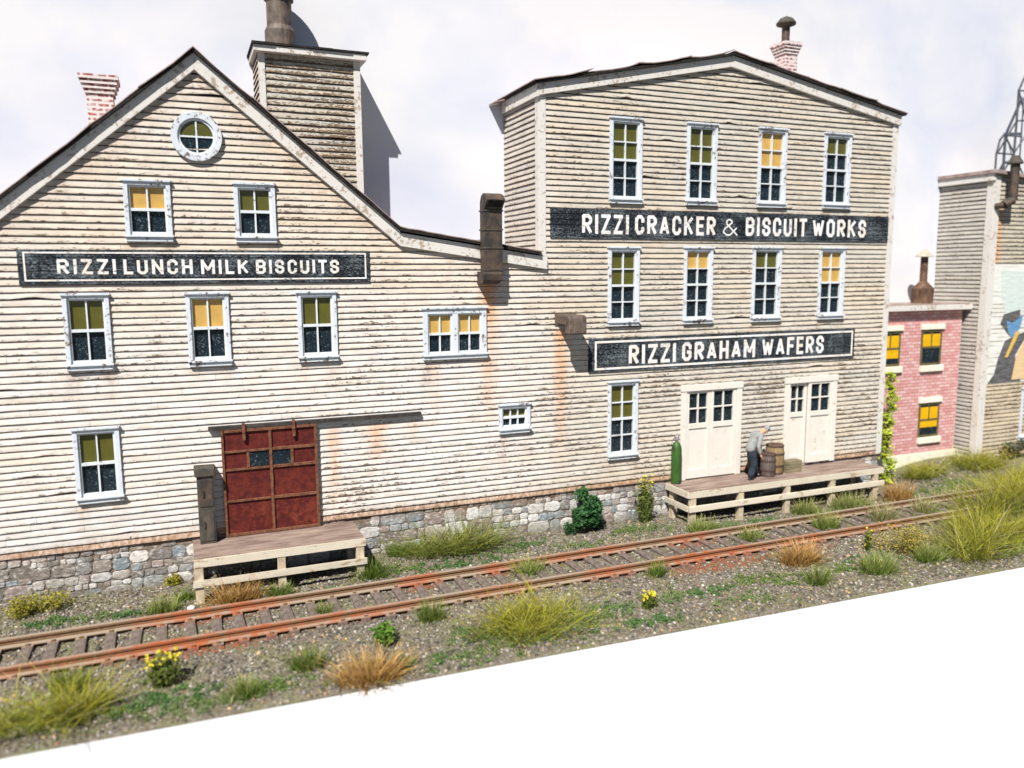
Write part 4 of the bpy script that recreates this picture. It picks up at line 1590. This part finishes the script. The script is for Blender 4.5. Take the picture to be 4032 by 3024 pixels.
def far_color(x, z, r):
    c = Vector((0.50, 0.455, 0.36)).lerp(Vector((0.43, 0.41, 0.34)), r)
    if z < 3.2:
        c = c.lerp(Vector((0.58, 0.44, 0.27)), .6 * sstep(3.2, 2.2, z) if False else .45)
    return c * (.92 + .16 * random.random())


def far_stain(x, z):
    r_ = max(0, 1 - abs(x - 27.22) / .16) * (1 if 7.6 < z < 9.5 else 0) * .95
    return (r_, .05, .2)


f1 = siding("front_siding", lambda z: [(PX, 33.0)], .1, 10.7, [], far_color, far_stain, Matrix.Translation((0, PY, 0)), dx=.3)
child_of(f1, fb_)
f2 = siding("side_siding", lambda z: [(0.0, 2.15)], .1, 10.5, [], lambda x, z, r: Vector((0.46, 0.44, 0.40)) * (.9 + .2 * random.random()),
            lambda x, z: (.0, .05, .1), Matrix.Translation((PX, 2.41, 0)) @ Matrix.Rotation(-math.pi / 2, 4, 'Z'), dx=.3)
child_of(f2, fb_)
CBd(MB().box(PX - .04, PX + .26, PY - .06, PY + .02, .1, 10.62), "corner_board", MT["trim"])
CBd(MB().box(PX - .06, PX - .005, PY - .05, PY + .22, .1, 10.55), "corner_board", MT["trim"])
CBd(MB().box(PX - .05, 33, PY + .05, 2.4, 10.6, 10.66), "roof_deck", MT["black"])
CBd(MB().slab((PX - .22, 10.72), (33, 10.25), .13, PY - .2, 2.4), "roof", MT["roof"], bevel=.01)
CBd(MB().box(PX - .16, PX - .05, PY - .1, 2.4, 10.48, 10.72), "eave_board", MT["trim"])
add_window(29.12, 30.3, .95, 2.95, 2, 2, 2, 0, "olive", PY, CBd)
dq = CBd(MB().tube((27.36, PY - .42, 9.78), (27.36, PY - .42, 11.05), .15, 12), "vent_duct", MT["iron"])
CBd(MB().tube((27.36, PY - .42, 9.80), (27.10, PY - .30, 9.62), .15, 12).tube((27.10, PY - .30, 9.62), (26.99, PY - .05, 9.58), .11, 10), "duct_elbow", MT["iron"], parent=dq)
CBd(MB().lathe(27.36, PY - .42, [(.25, 11.02), (.25, 11.06), (.10, 11.30)], 14), "duct_cap", MT["greyiron"], parent=dq)
# mural: a generic figure painted on the wall
mu = tag(empty("mural", (28.2, PY, 5)), "faded wall mural of a painted figure in a dark coat on the far building", "mural")
UB = Sub(mu)


def flat(pts, y, name, mat):
    UB(MB().prism(pts, PY - y - .004, PY - y), name, MT[mat])


flat([(PX + .27, 3.2), (31.4, 3.2), (31.4, 7.55), (PX + .27, 7.55)], .040, "white_ground", "mural")
flat([(27.55, 7.3), (29.6, 7.3), (30.2, 6.6), (29.5, 5.85), (27.95, 5.75), (27.65, 6.4)], .046, "hat_area", "m_mint")
flat([(27.85, 5.74), (28.7, 5.9), (28.75, 5.35), (28.2, 4.95), (27.7, 5.4)], .050, "collar_area", "m_coat")
flat([(28.0, 5.52), (28.3, 5.4), (28.9, 5.7), (28.75, 5.2), (28.35, 4.85), (28.15, 5.05)], .056, "scarf_area", "m_blue")
flat([(27.25, 3.22), (29.0, 3.22), (28.6, 4.2), (29.3, 5.1), (28.5, 4.95), (28.0, 4.75), (27.7, 4.1), (27.55, 3.55)], .052, "coat_area", "m_coat")
flat([(28.05, 4.15), (28.2, 4.15), (28.75, 5.05), (28.55, 5.1)], .060, "strap_area", "m_yellow")
flat([(28.5, 3.3), (31.0, 3.3), (31.0, 5.0), (29.2, 5.0), (28.65, 4.1)], .058, "bag_area", "m_tan")

# lattice tower standing on the far roof
tw = tag(empty("lattice_tower", (29.6, 1.5, 10.8)), "dark steel lattice tower with diagonal braces on the far roof", "tower")
TW = Sub(tw)


def strut(name, *segs, r=.035):
    mb = MB()
    for a, b in segs:
        mb.tube((a[0], a[2] if len(a) > 2 else 1.5, a[1]), (b[0], b[2] if len(b) > 2 else 1.5, b[1]), r, 6)
    TW(mb, name, MT["lattice"])


strut("leg", ((29.52, 10.6), (29.55, 13.0)), ((29.55, 13.0), (29.55, 14.02)), ((29.55, 14.02), (30.3, 15.4)), r=.045)
strut("leg", ((28.58, 10.6), (28.58, 11.65)), ((28.58, 11.65), (28.72, 12.16)), ((28.72, 12.16), (28.97, 12.42)), r=.04)
strut("leg", ((28.97, 10.6), (28.97, 12.42)), r=.03)
strut("brace", ((28.65, 11.7), (29.5, 12.85)), ((29.52, 11.7), (28.85, 10.75)), ((28.95, 12.35), (29.52, 11.75)), r=.035)
strut("brace", ((28.6, 11.68), (29.55, 11.68)), ((28.95, 12.35), (29.9, 12.35)), ((28.7, 10.72), (30.2, 10.72)), r=.03)
strut("brace", ((29.52, 11.7), (30.1, 12.4)), ((29.52, 11.7), (30.1, 11.0)), ((29.55, 14.0), (30.3, 12.5)), ((29.55, 14.0), (30.4, 14.05)), ((29.55, 12.9), (30.4, 13.0)), r=.03)
strut("leg", ((30.45, 10.6), (30.4, 15.4)), r=.04)

rd = tag(empty("drum", (29.55, -.55, .5)), "red drum at the far right edge among weeds", "drum")
RB = Sub(rd)
RB(MB().lathe(29.55, -.55, [(.26, .3), (.27, .34), (.27, 1.02), (.26, 1.05), (.20, 1.06)], 18), "body", MT["redpaint"], smooth=False)
RB(MB().lathe(29.55, -.55, [(.275, .55), (.285, .58), (.275, .61)], 18), "rim", MT["redpaint"])

# ---------------------------------------------------------------- plants
FOL = MT["foliage"]
CG = dict(
    green=((.065, .125, .012), (.19, .25, .045)), green_tan=((.08, .15, .012), (.40, .40, .13)), olive=((.15, .145, .008), (.40, .37, .04)),
    lime=((.25, .29, .012), (.52, .52, .07)), dry=((.26, .135, .028), (.60, .38, .14)), dark=((.022, .050, .018), (.05, .10, .03)),
    tan=((.20, .20, .06), (.58, .50, .27)), mid=((.12, .15, .025), (.34, .35, .10)),
)


def blades(mb, n, rad, h, pal, lean=.6, w=.018, ry=1.0, curve=.5, cx=0, cy=0, hv=.45, zb=0.0, flat_=0.0, tangle=0.0):
    a0, a1 = pal
    for _ in range(n):
        t = random.random() ** .6 * rad
        an = random.uniform(0, 2 * math.pi)
        bx, by = cx + t * math.cos(an), cy + t * math.sin(an) * ry
        hh = h * random.uniform(1 - hv, 1.0 + hv * .25)
        an2 = random.uniform(0, 2 * math.pi) if random.random() < tangle else an + random.gauss(0, .7)
        ln = lean * random.uniform(.3, 1.2) * (.35 + .65 * t / max(rad, .01))
        dx, dy = math.cos(an2) * ln, math.sin(an2) * ln
        va = random.uniform(0, math.pi)
        wv = w * random.choice((.6, .8, 1, 1, 1.3, 1.9))
        wx, wy = math.cos(va) * wv * .5, math.sin(va) * wv * .5
        i = len(mb.v)
        k = random.uniform(.6, 1.35)
        seg = 3
        for s_ in range(seg + 1):
            u = s_ / seg
            off = u * (1 - curve) + u * u * curve
            x, y = bx + dx * hh * off, by + dy * hh * off
            z = zb - .03 + hh * u * (1 - .35 * u * min(1, ln)) * (1 - flat_ * u)
            f = 1 - .85 * u
            mb.v += [(x - wx * f, y - wy * f, z), (x + wx * f, y + wy * f, z)]
            c = [(a0[q] + (a1[q] - a0[q]) * u ** 1.3) * k for q in range(3)]
            mb.c += [(*c, 1)] * 2
        for s_ in range(seg):
            a = i + 2 * s_
            mb.f.append((a, a + 1, a + 3, a + 2))


def leaves(mb, n, c, rx, ry, rz, size, pal, shell=.5, noise_=.25):
    a0, a1 = pal
    for _ in range(n):
        d = Vector((random.gauss(0, 1), random.gauss(0, 1), random.gauss(0, 1))).normalized()
        rr = (shell + (1 - shell) * random.random()) * (1 + noise_ * mnoise.noise(d * 2.3 + Vector(c)) * 2)
        p = Vector(c) + Vector((d.x * rx, d.y * ry, d.z * rz)) * rr
        if p.z < -.02:
            p.z = abs(p.z) * .3
        u = Vector((random.gauss(0, 1), random.gauss(0, 1), random.gauss(0, 1))).normalized()
        w_ = u.orthogonal().normalized()
        s_ = size * random.uniform(.6, 1.4)
        i = len(mb.v)
        n2 = u.cross(w_) * s_ * .25
        mb.v += [tuple(p - u * s_), tuple(p + w_ * s_ * .55 + n2), tuple(p + u * s_), tuple(p - w_ * s_ * .55 + n2)]
        k = random.random()
        cc = [a0[q] + (a1[q] - a0[q]) * k for q in range(3)]
        mb.c += [(*cc, 1)] * 4
        mb.f += [(i, i + 1, i + 2, i + 3)]


def finish(mb, name, x, y, label, cat, group=None, z=None):
    me = bpy.data.meshes.new(name)
    me.from_pydata(mb.v, [], mb.f)
    at = me.color_attributes.new("col", 'FLOAT_COLOR', 'POINT')
    at.data.foreach_set("color", np.array(mb.c, dtype=np.float32).ravel())
    me.materials.append(FOL)
    o = bpy.data.objects.new(name, me)
    o.location = (x, y, gz(x, y) if z is None else z)
    COL.objects.link(o)
    return tag(o, label, cat, group)


GT = "grass tufts along the track"


SPOTS = []


def tuft(x, y, w, h, label, pal="green_tan", n=260, lean=.75, bw=.017, name="grass_tuft", cat="grass tuft", grp=GT, extra=None, ry=.7, curve=.4):
    SPOTS.append((x, y, w))
    mb = MB()
    blades(mb, n, w * .33, h, CG[pal], lean, bw, ry, curve, hv=.65, tangle=.25)
    if pal == "green_tan":
        blades(mb, n // 2, w * .36, h * .55, CG["green"], lean * 1.2, bw, ry, curve)
    blades(mb, n // 3, w * .55, h * .32, CG["dry" if pal == "dry" else "green"], 1.6, bw, ry, .4, hv=.7, tangle=.6)
    if extra:
        blades(mb, n // 4, w * .3, h * 1.05, CG[extra], lean, bw * .8, ry, curve)
    return finish(mb, name, x, y, label, cat, grp)


def messy(x, y, w, h, label, n=420, pal="olive", name="long_grass", ry=.45):
    SPOTS.append((x, y, w))
    mb = MB()
    for k in range(8):
        ox = random.uniform(-.40, .40) * w
        hk = random.uniform(.55, 1.0)
        blades(mb, n // 8, w * .20, h * hk, CG[pal], random.uniform(1.2, 2.2), .018, ry * 1.3, .35, ox, random.uniform(-.2, .2) * w * ry * 2, .6, tangle=.6)
    blades(mb, n // 2, w * .50, h * .50, CG["mid"], 1.8, .017, ry, .4, tangle=.7)
    blades(mb, n // 3, w * .50, h * .30, CG["green"], 1.5, .016, ry, .4, tangle=.7)
    blades(mb, n // 4, w * .40, h * .85, CG["lime"], 2.2, .015, ry, .3, hv=.7, tangle=.7)
    blades(mb, n // 10, w * .42, h * 1.0, CG["tan"], 1.9, .013, ry, .3, hv=.7, tangle=.6)
    return finish(mb, name, x, y, label, "long grass", "clumps of long olive grass")


def moss(x, y, w, h, label, pal=((.13, .135, .014), (.48, .42, .06)), n=900, name="moss_clump", ry=.5, z=None):
    mb = MB()
    for k in range(7):
        leaves(mb, n // 7, (random.uniform(-.36, .36) * w, random.uniform(-.3, .3) * w * ry, h * random.uniform(.2, .45)), w * .2, w * .2 * ry * 1.4, h * .42, .028, pal, .3)
    return finish(mb, name, x, y, label, "moss clump", "yellow green moss clumps", z)


messy(-2.55, -5.60, 1.9, 1.0, "olive long grass in the bottom left corner in front of the rails", 520)
tuft(-2.18, -4.62, .85, .45, "green tuft against the near rail at the far left", "green", extra="olive")
tuft(.65, -6.05, .80, .42, "green tuft alone by the front edge, left of the brown grass", "green", extra="tan")
tuft(1.85, -5.42, .82, .50, "bright green tuft just left of the big brown dry grass", "green", extra="tan")
tuft(2.84, -6.32, 1.75, .62, "large brown dry grass clump cut by the front edge", "dry", 620, 1.2, .02, "dry_grass", "dry grass", "dry brown grass clumps", ry=.5)
tuft(4.56, -4.42, .78, .50, "green tuft touching the near rail above the brown grass", "green", extra="tan")
messy(6.50, -5.65, 2.9, .95, "wide olive long grass clump in the middle of the front edge", 760)
tuft(10.32, -4.15, .62, .42, "small dark green tuft at the near rail beside the orange rust", "green", 220)
tuft(14.12, -4.85, 1.55, .62, "brown dry grass beside the near rail, right of the orange ties", "dry", 560, 1.0, .02, "dry_grass", "dry grass", "dry brown grass clumps", ry=.5)
tuft(13.54, -6.05, .80, .52, "green tuft below the right-hand brown dry grass", "green", extra="tan")
tuft(15.53, -6.0, 1.25, .58, "broad green tuft in front of the yellow moss mound", "green_tan", 380)
tuft(17.34, -5.95, 1.15, .52, "green tuft between the yellow moss mound and the big right olive grass", "green_tan", 340)
messy(19.3, -5.9, 3.4, 1.25, "largest olive grass mass at the lower right corner", 900)
messy(22.8, -4.1, 3.0, 2.0, "tall olive grass where the rails disappear at the right", 800)
messy(20.6, -4.6, 1.8, .9, "pale olive grass drooping over the near rail end", 420)
tuft(7.55, -2.78, .92, .48, "tan tipped tuft growing against the far rail mid track", "green_tan", 300, 1.0)
tuft(2.53, -3.18, .50, .32, "tiny tuft between the rails below the short dock", "green", 140, extra="tan")
tuft(14.10, -2.95, .88, .45, "tuft between the rails below the left double door", "green_tan", 260, .9)
tuft(16.73, -3.0, 1.0, .60, "pale tipped tuft between the rails below the barrels", "green_tan", 300)
tuft(18.81, -3.1, 1.05, .62, "tan tuft between the rails below the right double door", "tan", 280, extra="green")
tuft(20.51, -3.05, 1.0, .60, "last tuft between the rails before the long grass", "tan", 260, extra="green")
tuft(-.72, -1.62, .90, .45, "green tuft beside the far rail left of the short dock", "green_tan", 280)
tuft(-.25, -1.05, .55, .38, "small dark green tuft at the left post of the short dock", "green", 180)
tuft(.85, -1.72, 1.55, .62, "golden dry grass in front of the short dock", "dry", 520, .9, .017, "dry_grass", "dry grass", "dry brown grass clumps", ry=.35)
tuft(1.75, -1.75, .80, .38, "green tuft right of the golden dry grass", "green", 220, extra="tan", ry=.5)
tuft(3.95, -1.45, 1.05, .58, "green tuft at the right post of the short dock", "green", 340, .85)
messy(6.22, -.55, 2.5, 1.45, "long straw-green grass against the stone foundation by the short dock", 640, "mid", ry=.28)
tuft(5.0, -.35, 1.1, .50, "low green grass between the short dock and the long straw-green grass", "green", 320, ry=.4)
tuft(13.42, -1.72, 1.35, .48, "tan green tuft at the left corner post of the long dock", "green_tan", 360)
tuft(17.3, -1.55, 1.2, .52, "tuft below the long dock at its third post", "green_tan", 300, extra="tan")
tuft(19.0, -1.68, 2.0, .58, "wide tuft below the right part of the long dock", "green_tan", 460, extra="tan")
tuft(20.95, -1.68, 1.5, .72, "brown dry grass at the right end of the long dock", "dry", 420, .7, .02, "dry_grass", "dry grass", "dry brown grass clumps", ry=.5)
messy(23.9, -.2, 2.3, .80, "olive grass along the left half of the brick building", 600, ry=.4)
messy(26.1, -.3, 2.6, .95, "olive grass in front of the right corner of the brick building", 640, ry=.4)
messy(27.6, -1.6, 2.6, .90, "olive grass at the right below the mural", 500, ry=.4)
messy(21.6, -5.4, 2.0, .8, "flattened olive grass between the two largest grass masses at the right", 520)
messy(24.6, -3.4, 2.4, 1.0, "far olive grass behind the tall mass at the right edge", 520)
messy(25.4, -2.0, 2.2, .8, "olive grass behind the end of the far rail", 480)
tuft(22.4, -2.3, 1.6, .45, "pale grass around the far rail end", "tan", 300, extra="green")
tuft(24.0, -2.2, 1.8, .5, "sparse tan grass behind the far rail end", "tan", 300, extra="green")

moss(-3.35, -.55, 1.5, .62, "yellow green moss heap at the foot of the stone foundation, far left", n=1500)
moss(-.50, -.12, .55, .42, "yellow moss tucked behind the left post of the short dock", n=420)
moss(17.2, -5.2, 2.2, 1.05, "yellow moss mound with dark twigs beside the near rail", ((.13, .11, .014), (.48, .38, .08)), 2200)
moss(20.9, -6.55, .7, .28, "small yellow moss patch at the lower right front edge", ((.12, .10, .012), (.38, .31, .06)), 420)

# fern bush between rail and front edge
mb = MB()
leaves(mb, 420, (0, 0, .24), .24, .22, .24, .045, ((.05, .12, .012), (.16, .27, .035)), .3)
finish(mb, "leafy_weed", 3.40, -5.10, "small bright green leafy weed behind the big brown grass", "weed")
# dark bush
mb = MB()
for k in range(16):
    q_ = random.random()
    leaves(mb, 150, (random.uniform(-.46, .46) * (1 - .55 * q_), random.uniform(-.16, .16), .15 + 1.0 * q_), .22, .18, .2, .06, ((.018, .065, .022), (.065, .17, .05)), .45)
leaves(mb, 160, (-.55, -.05, .22), .2, .15, .18, .05, ((.012, .045, .016), (.04, .11, .032)), .3)
finish(mb, "bush", 10.40, -.42, "dense dark green bush against the stone foundation", "bush")


def flowering(x, y, h, w, label, nflower, name="flowering_weed", green=((.06, .09, .015), (.17, .20, .04)), top=True, n=420, lat=.0):
    mb = MB()
    blades(mb, 26, w * .22, h, green, .45, .025, .8, .2)
    leaves(mb, n, (0, 0, h * .45), w * .40, w * .25, h * .45, .045, green, .25, .4)
    fc = ((.62, .50, .01), (.80, .72, .10))
    for k in range(nflower):
        a = random.uniform(-.5, .5) * w * .8
        leaves(mb, 7, (a, random.uniform(-.2, .2) * w, h * (random.uniform(.72, 1.05) if top else random.uniform(.2, .9))), .03, .03, .03, .03, fc, .2)
    return finish(mb, name, x, y, label, "flowering weed", "yellow flowered weeds")


flowering(-.62, -5.05, .62, .72, "yellow flowered weed in front of the near rail at the left", 30)
flowering(9.19, -5.60, .36, .50, "little yellow flowered weed among green ground cover at the front", 24, n=200)
flowering(12.35, -.35, 1.40, .72, "tall climbing weed with yellow flowers between the dark bush and the long dock", 22, "climbing_weed", n=620)
flowering(16.34, -4.85, .70, .28, "thin yellow flowered stalk left of the yellow moss mound", 9, n=90, top=False)

# ivy climbing the right corner
mb = MB()
iv = ((.16, .25, .015), (.55, .62, .06))
for k in range(34):
    z = .15 + 3.7 * (k / 33)
    w_ = .46 * (1 - .5 * k / 33) + .12 * math.sin(k * 1.3)
    leaves(mb, 46, (random.uniform(-.05, .30) + .05, random.uniform(-.1, .1), z), w_ * .7, .16, .16, .06, iv, .2, .3)
for k in range(3):
    p0 = Vector((.05 + .08 * k, 0, -.05))
    for j in range(8):
        p1 = p0 + Vector((random.uniform(-.08, .08), random.uniform(-.04, .04), .45))
        i = len(mb.v)
        mb.v += [tuple(p0 - Vector((.012, 0, 0))), tuple(p0 + Vector((.012, 0, 0))), tuple(p1 + Vector((.012, 0, 0))), tuple(p1 - Vector((.012, 0, 0)))]
        mb.c += [(.08, .06, .03, 1)] * 4
        mb.f.append((i, i + 1, i + 2, i + 3))
        p0 = p1
finish(mb, "ivy", 22.05, -.02, "bright green ivy climbing the right corner of the factory", "ivy")

# dark weeds before the mural building
mb = MB()
for k in range(6):
    leaves(mb, 120, (random.uniform(-.9, .9), random.uniform(-.15, .15), random.uniform(.2, .55)), .35, .2, .25, .05,
           random.choice([((.05, .05, .035), (.16, .15, .09)), ((.02, .06, .03), (.06, .15, .07)), ((.16, .13, .03), (.36, .29, .08))]), .3)
finish(mb, "weed_patch", 28.2, -.2, "tangle of dark and yellow weeds in front of the mural", "weeds")

# ground cover crumbs: countless, one object
mb = MB()
GCP = [(-2.17, -1.35, .9, .25), (-1.43, -1.5, .5, .2), (6.3, -1.45, 1.8, .45), (8.3, -.75, .8, .3), (11.4, -.8, 1.1, .3), (9.93, -5.3, 1.3, .4), (22.4, -2.5, 1.8, .5),
       (14.24, -1.55, .9, .25), (-.15, -6.2, 1.2, .3), (7.43, -5.8, 1.6, .4), (4.9, -1.3, 1.2, .35), (12.3, -1.0, 1.2, .3), (-1.2, -5.7, 1.2, .4), (3.6, -6.1, 1.4, .4), (-1.9, -5.2, 1.6, .5), (-.4, -5.6, 1.5, .5), (4.6, -6.2, 1.4, .5), (5.6, -6.0, 1.6, .6), (8.2, -5.4, 1.4, .5), (11.5, -6.2, 1.5, .4), (1.2, -5.9, 1.0, .35), (7.4, -1.0, 1.4, .4), (13.0, -5.6, 1.0, .3), (17.9, -1.9, 1.6, .2), (21.2, -2.2, 1.6, .4), (23.2, -1.3, 1.8, .5), (20.9, -3.2, 1.4, .3),
       (8.8, -6.3, 1.6, .3), (5.2, -5.3, 1.2, .4), (10.8, -5.4, 1.2, .35), (12.2, -5.2, .9, .3), (15.6, -1.75, .9, .25), (24.5, -1.2, 2.2, .5), (21.8, -1.2, 1.2, .4), (9.6, -1.4, 1.1, .3),
       (-3.0, -1.2, .8, .3), (2.9, -2.0, .7, .2), (16.0, -5.4, 1.0, .4), (14.9, -5.6, 1.0, .3)]
for (x, y, w_, d_) in GCP:
    pal = random.choice([((.04, .10, .03), (.14, .24, .07)), ((.06, .11, .025), (.20, .27, .07)), ((.08, .12, .04), (.23, .29, .11))])
    for k in range(int(20 * w_) + 8):
        px_, py_ = x + random.gauss(0, .33) * w_, y + random.gauss(0, .45) * d_
        if py_ < edge_y(px_) + .05 or py_ > -.08 and px_ < 21.8:
            continue
        leaves(mb, 24, (px_, py_, gz(px_, py_) + .03), .11, .11, .06, .026, pal, .2)
# low thin blades spreading out of every tuft into the gravel
for (x, y, w_) in SPOTS:
    for k in range(int(60 * w_)):
        a = random.uniform(0, 2 * math.pi)
        r_ = w_ * (.35 + .55 * random.random())
        px_, py_ = x + r_ * math.cos(a), y + .5 * r_ * math.sin(a)
        if py_ < edge_y(px_) + .04 or (py_ > -.06 and px_ < 21.9) or abs(py_ + 3.8) < .12 or abs(py_ + 2.45) < .12:
            continue
        blades(mb, 2, .03, random.uniform(.08, .24), CG[random.choice(("green", "mid", "tan", "olive"))], 1.2, .013, 1, .4, px_, py_, .5, gz(px_, py_), tangle=.5)
# stray straw fibres and yellow crumbs
for k in range(2600):
    x = random.uniform(-4.2, 26)
    y = random.uniform(edge_y(x) + .05, -.1)
    if -5 < y < -1.7 and random.random() < .75:
        continue
    z = gz(x, y) + .02
    a = random.uniform(0, math.pi)
    l = random.uniform(.03, .11)
    i = len(mb.v)
    c_, s_ = math.cos(a), math.sin(a)
    mb.v += [(x - l * c_ - .006 * s_, y - l * s_ + .006 * c_, z), (x - l * c_ + .006 * s_, y - l * s_ - .006 * c_, z + .01), (x + l * c_, y + l * s_, z + random.uniform(0, .06))]
    q = random.choice([(.36, .31, .17), (.16, .18, .05), (.10, .14, .04), (.42, .40, .25)])
    mb.c += [(*q, 1)] * 3
    mb.f.append((i, i + 1, i + 2))
o = finish(mb, "ground_cover", 0, 0, "low crumbly green ground cover and straw bits among the gravel", "ground cover", z=0)
o["kind"] = "stuff"

# loose white stones
bv, bf = icos()


def rock(x, y, s, label):
    m = MB()
    for v in bv:
        k = random.uniform(.8, 1.15)
        m.v.append(tuple(v * s * k * np.array((1.2, 1, .8))))
    m.f = [tuple(int(q) for q in f) for f in bf]
    o = m.build("rock", MT["rockwhite"], smooth=False)
    o.location = (x, y, gz(x, y) + s * .5)
    tag(o, label, "rock")


rock(-.13, -1.78, .08, "white pebble beside the far rail, left of the golden dry grass")
rock(19.6, -5.6, .10, "white stone caught in the large right-hand olive grass")
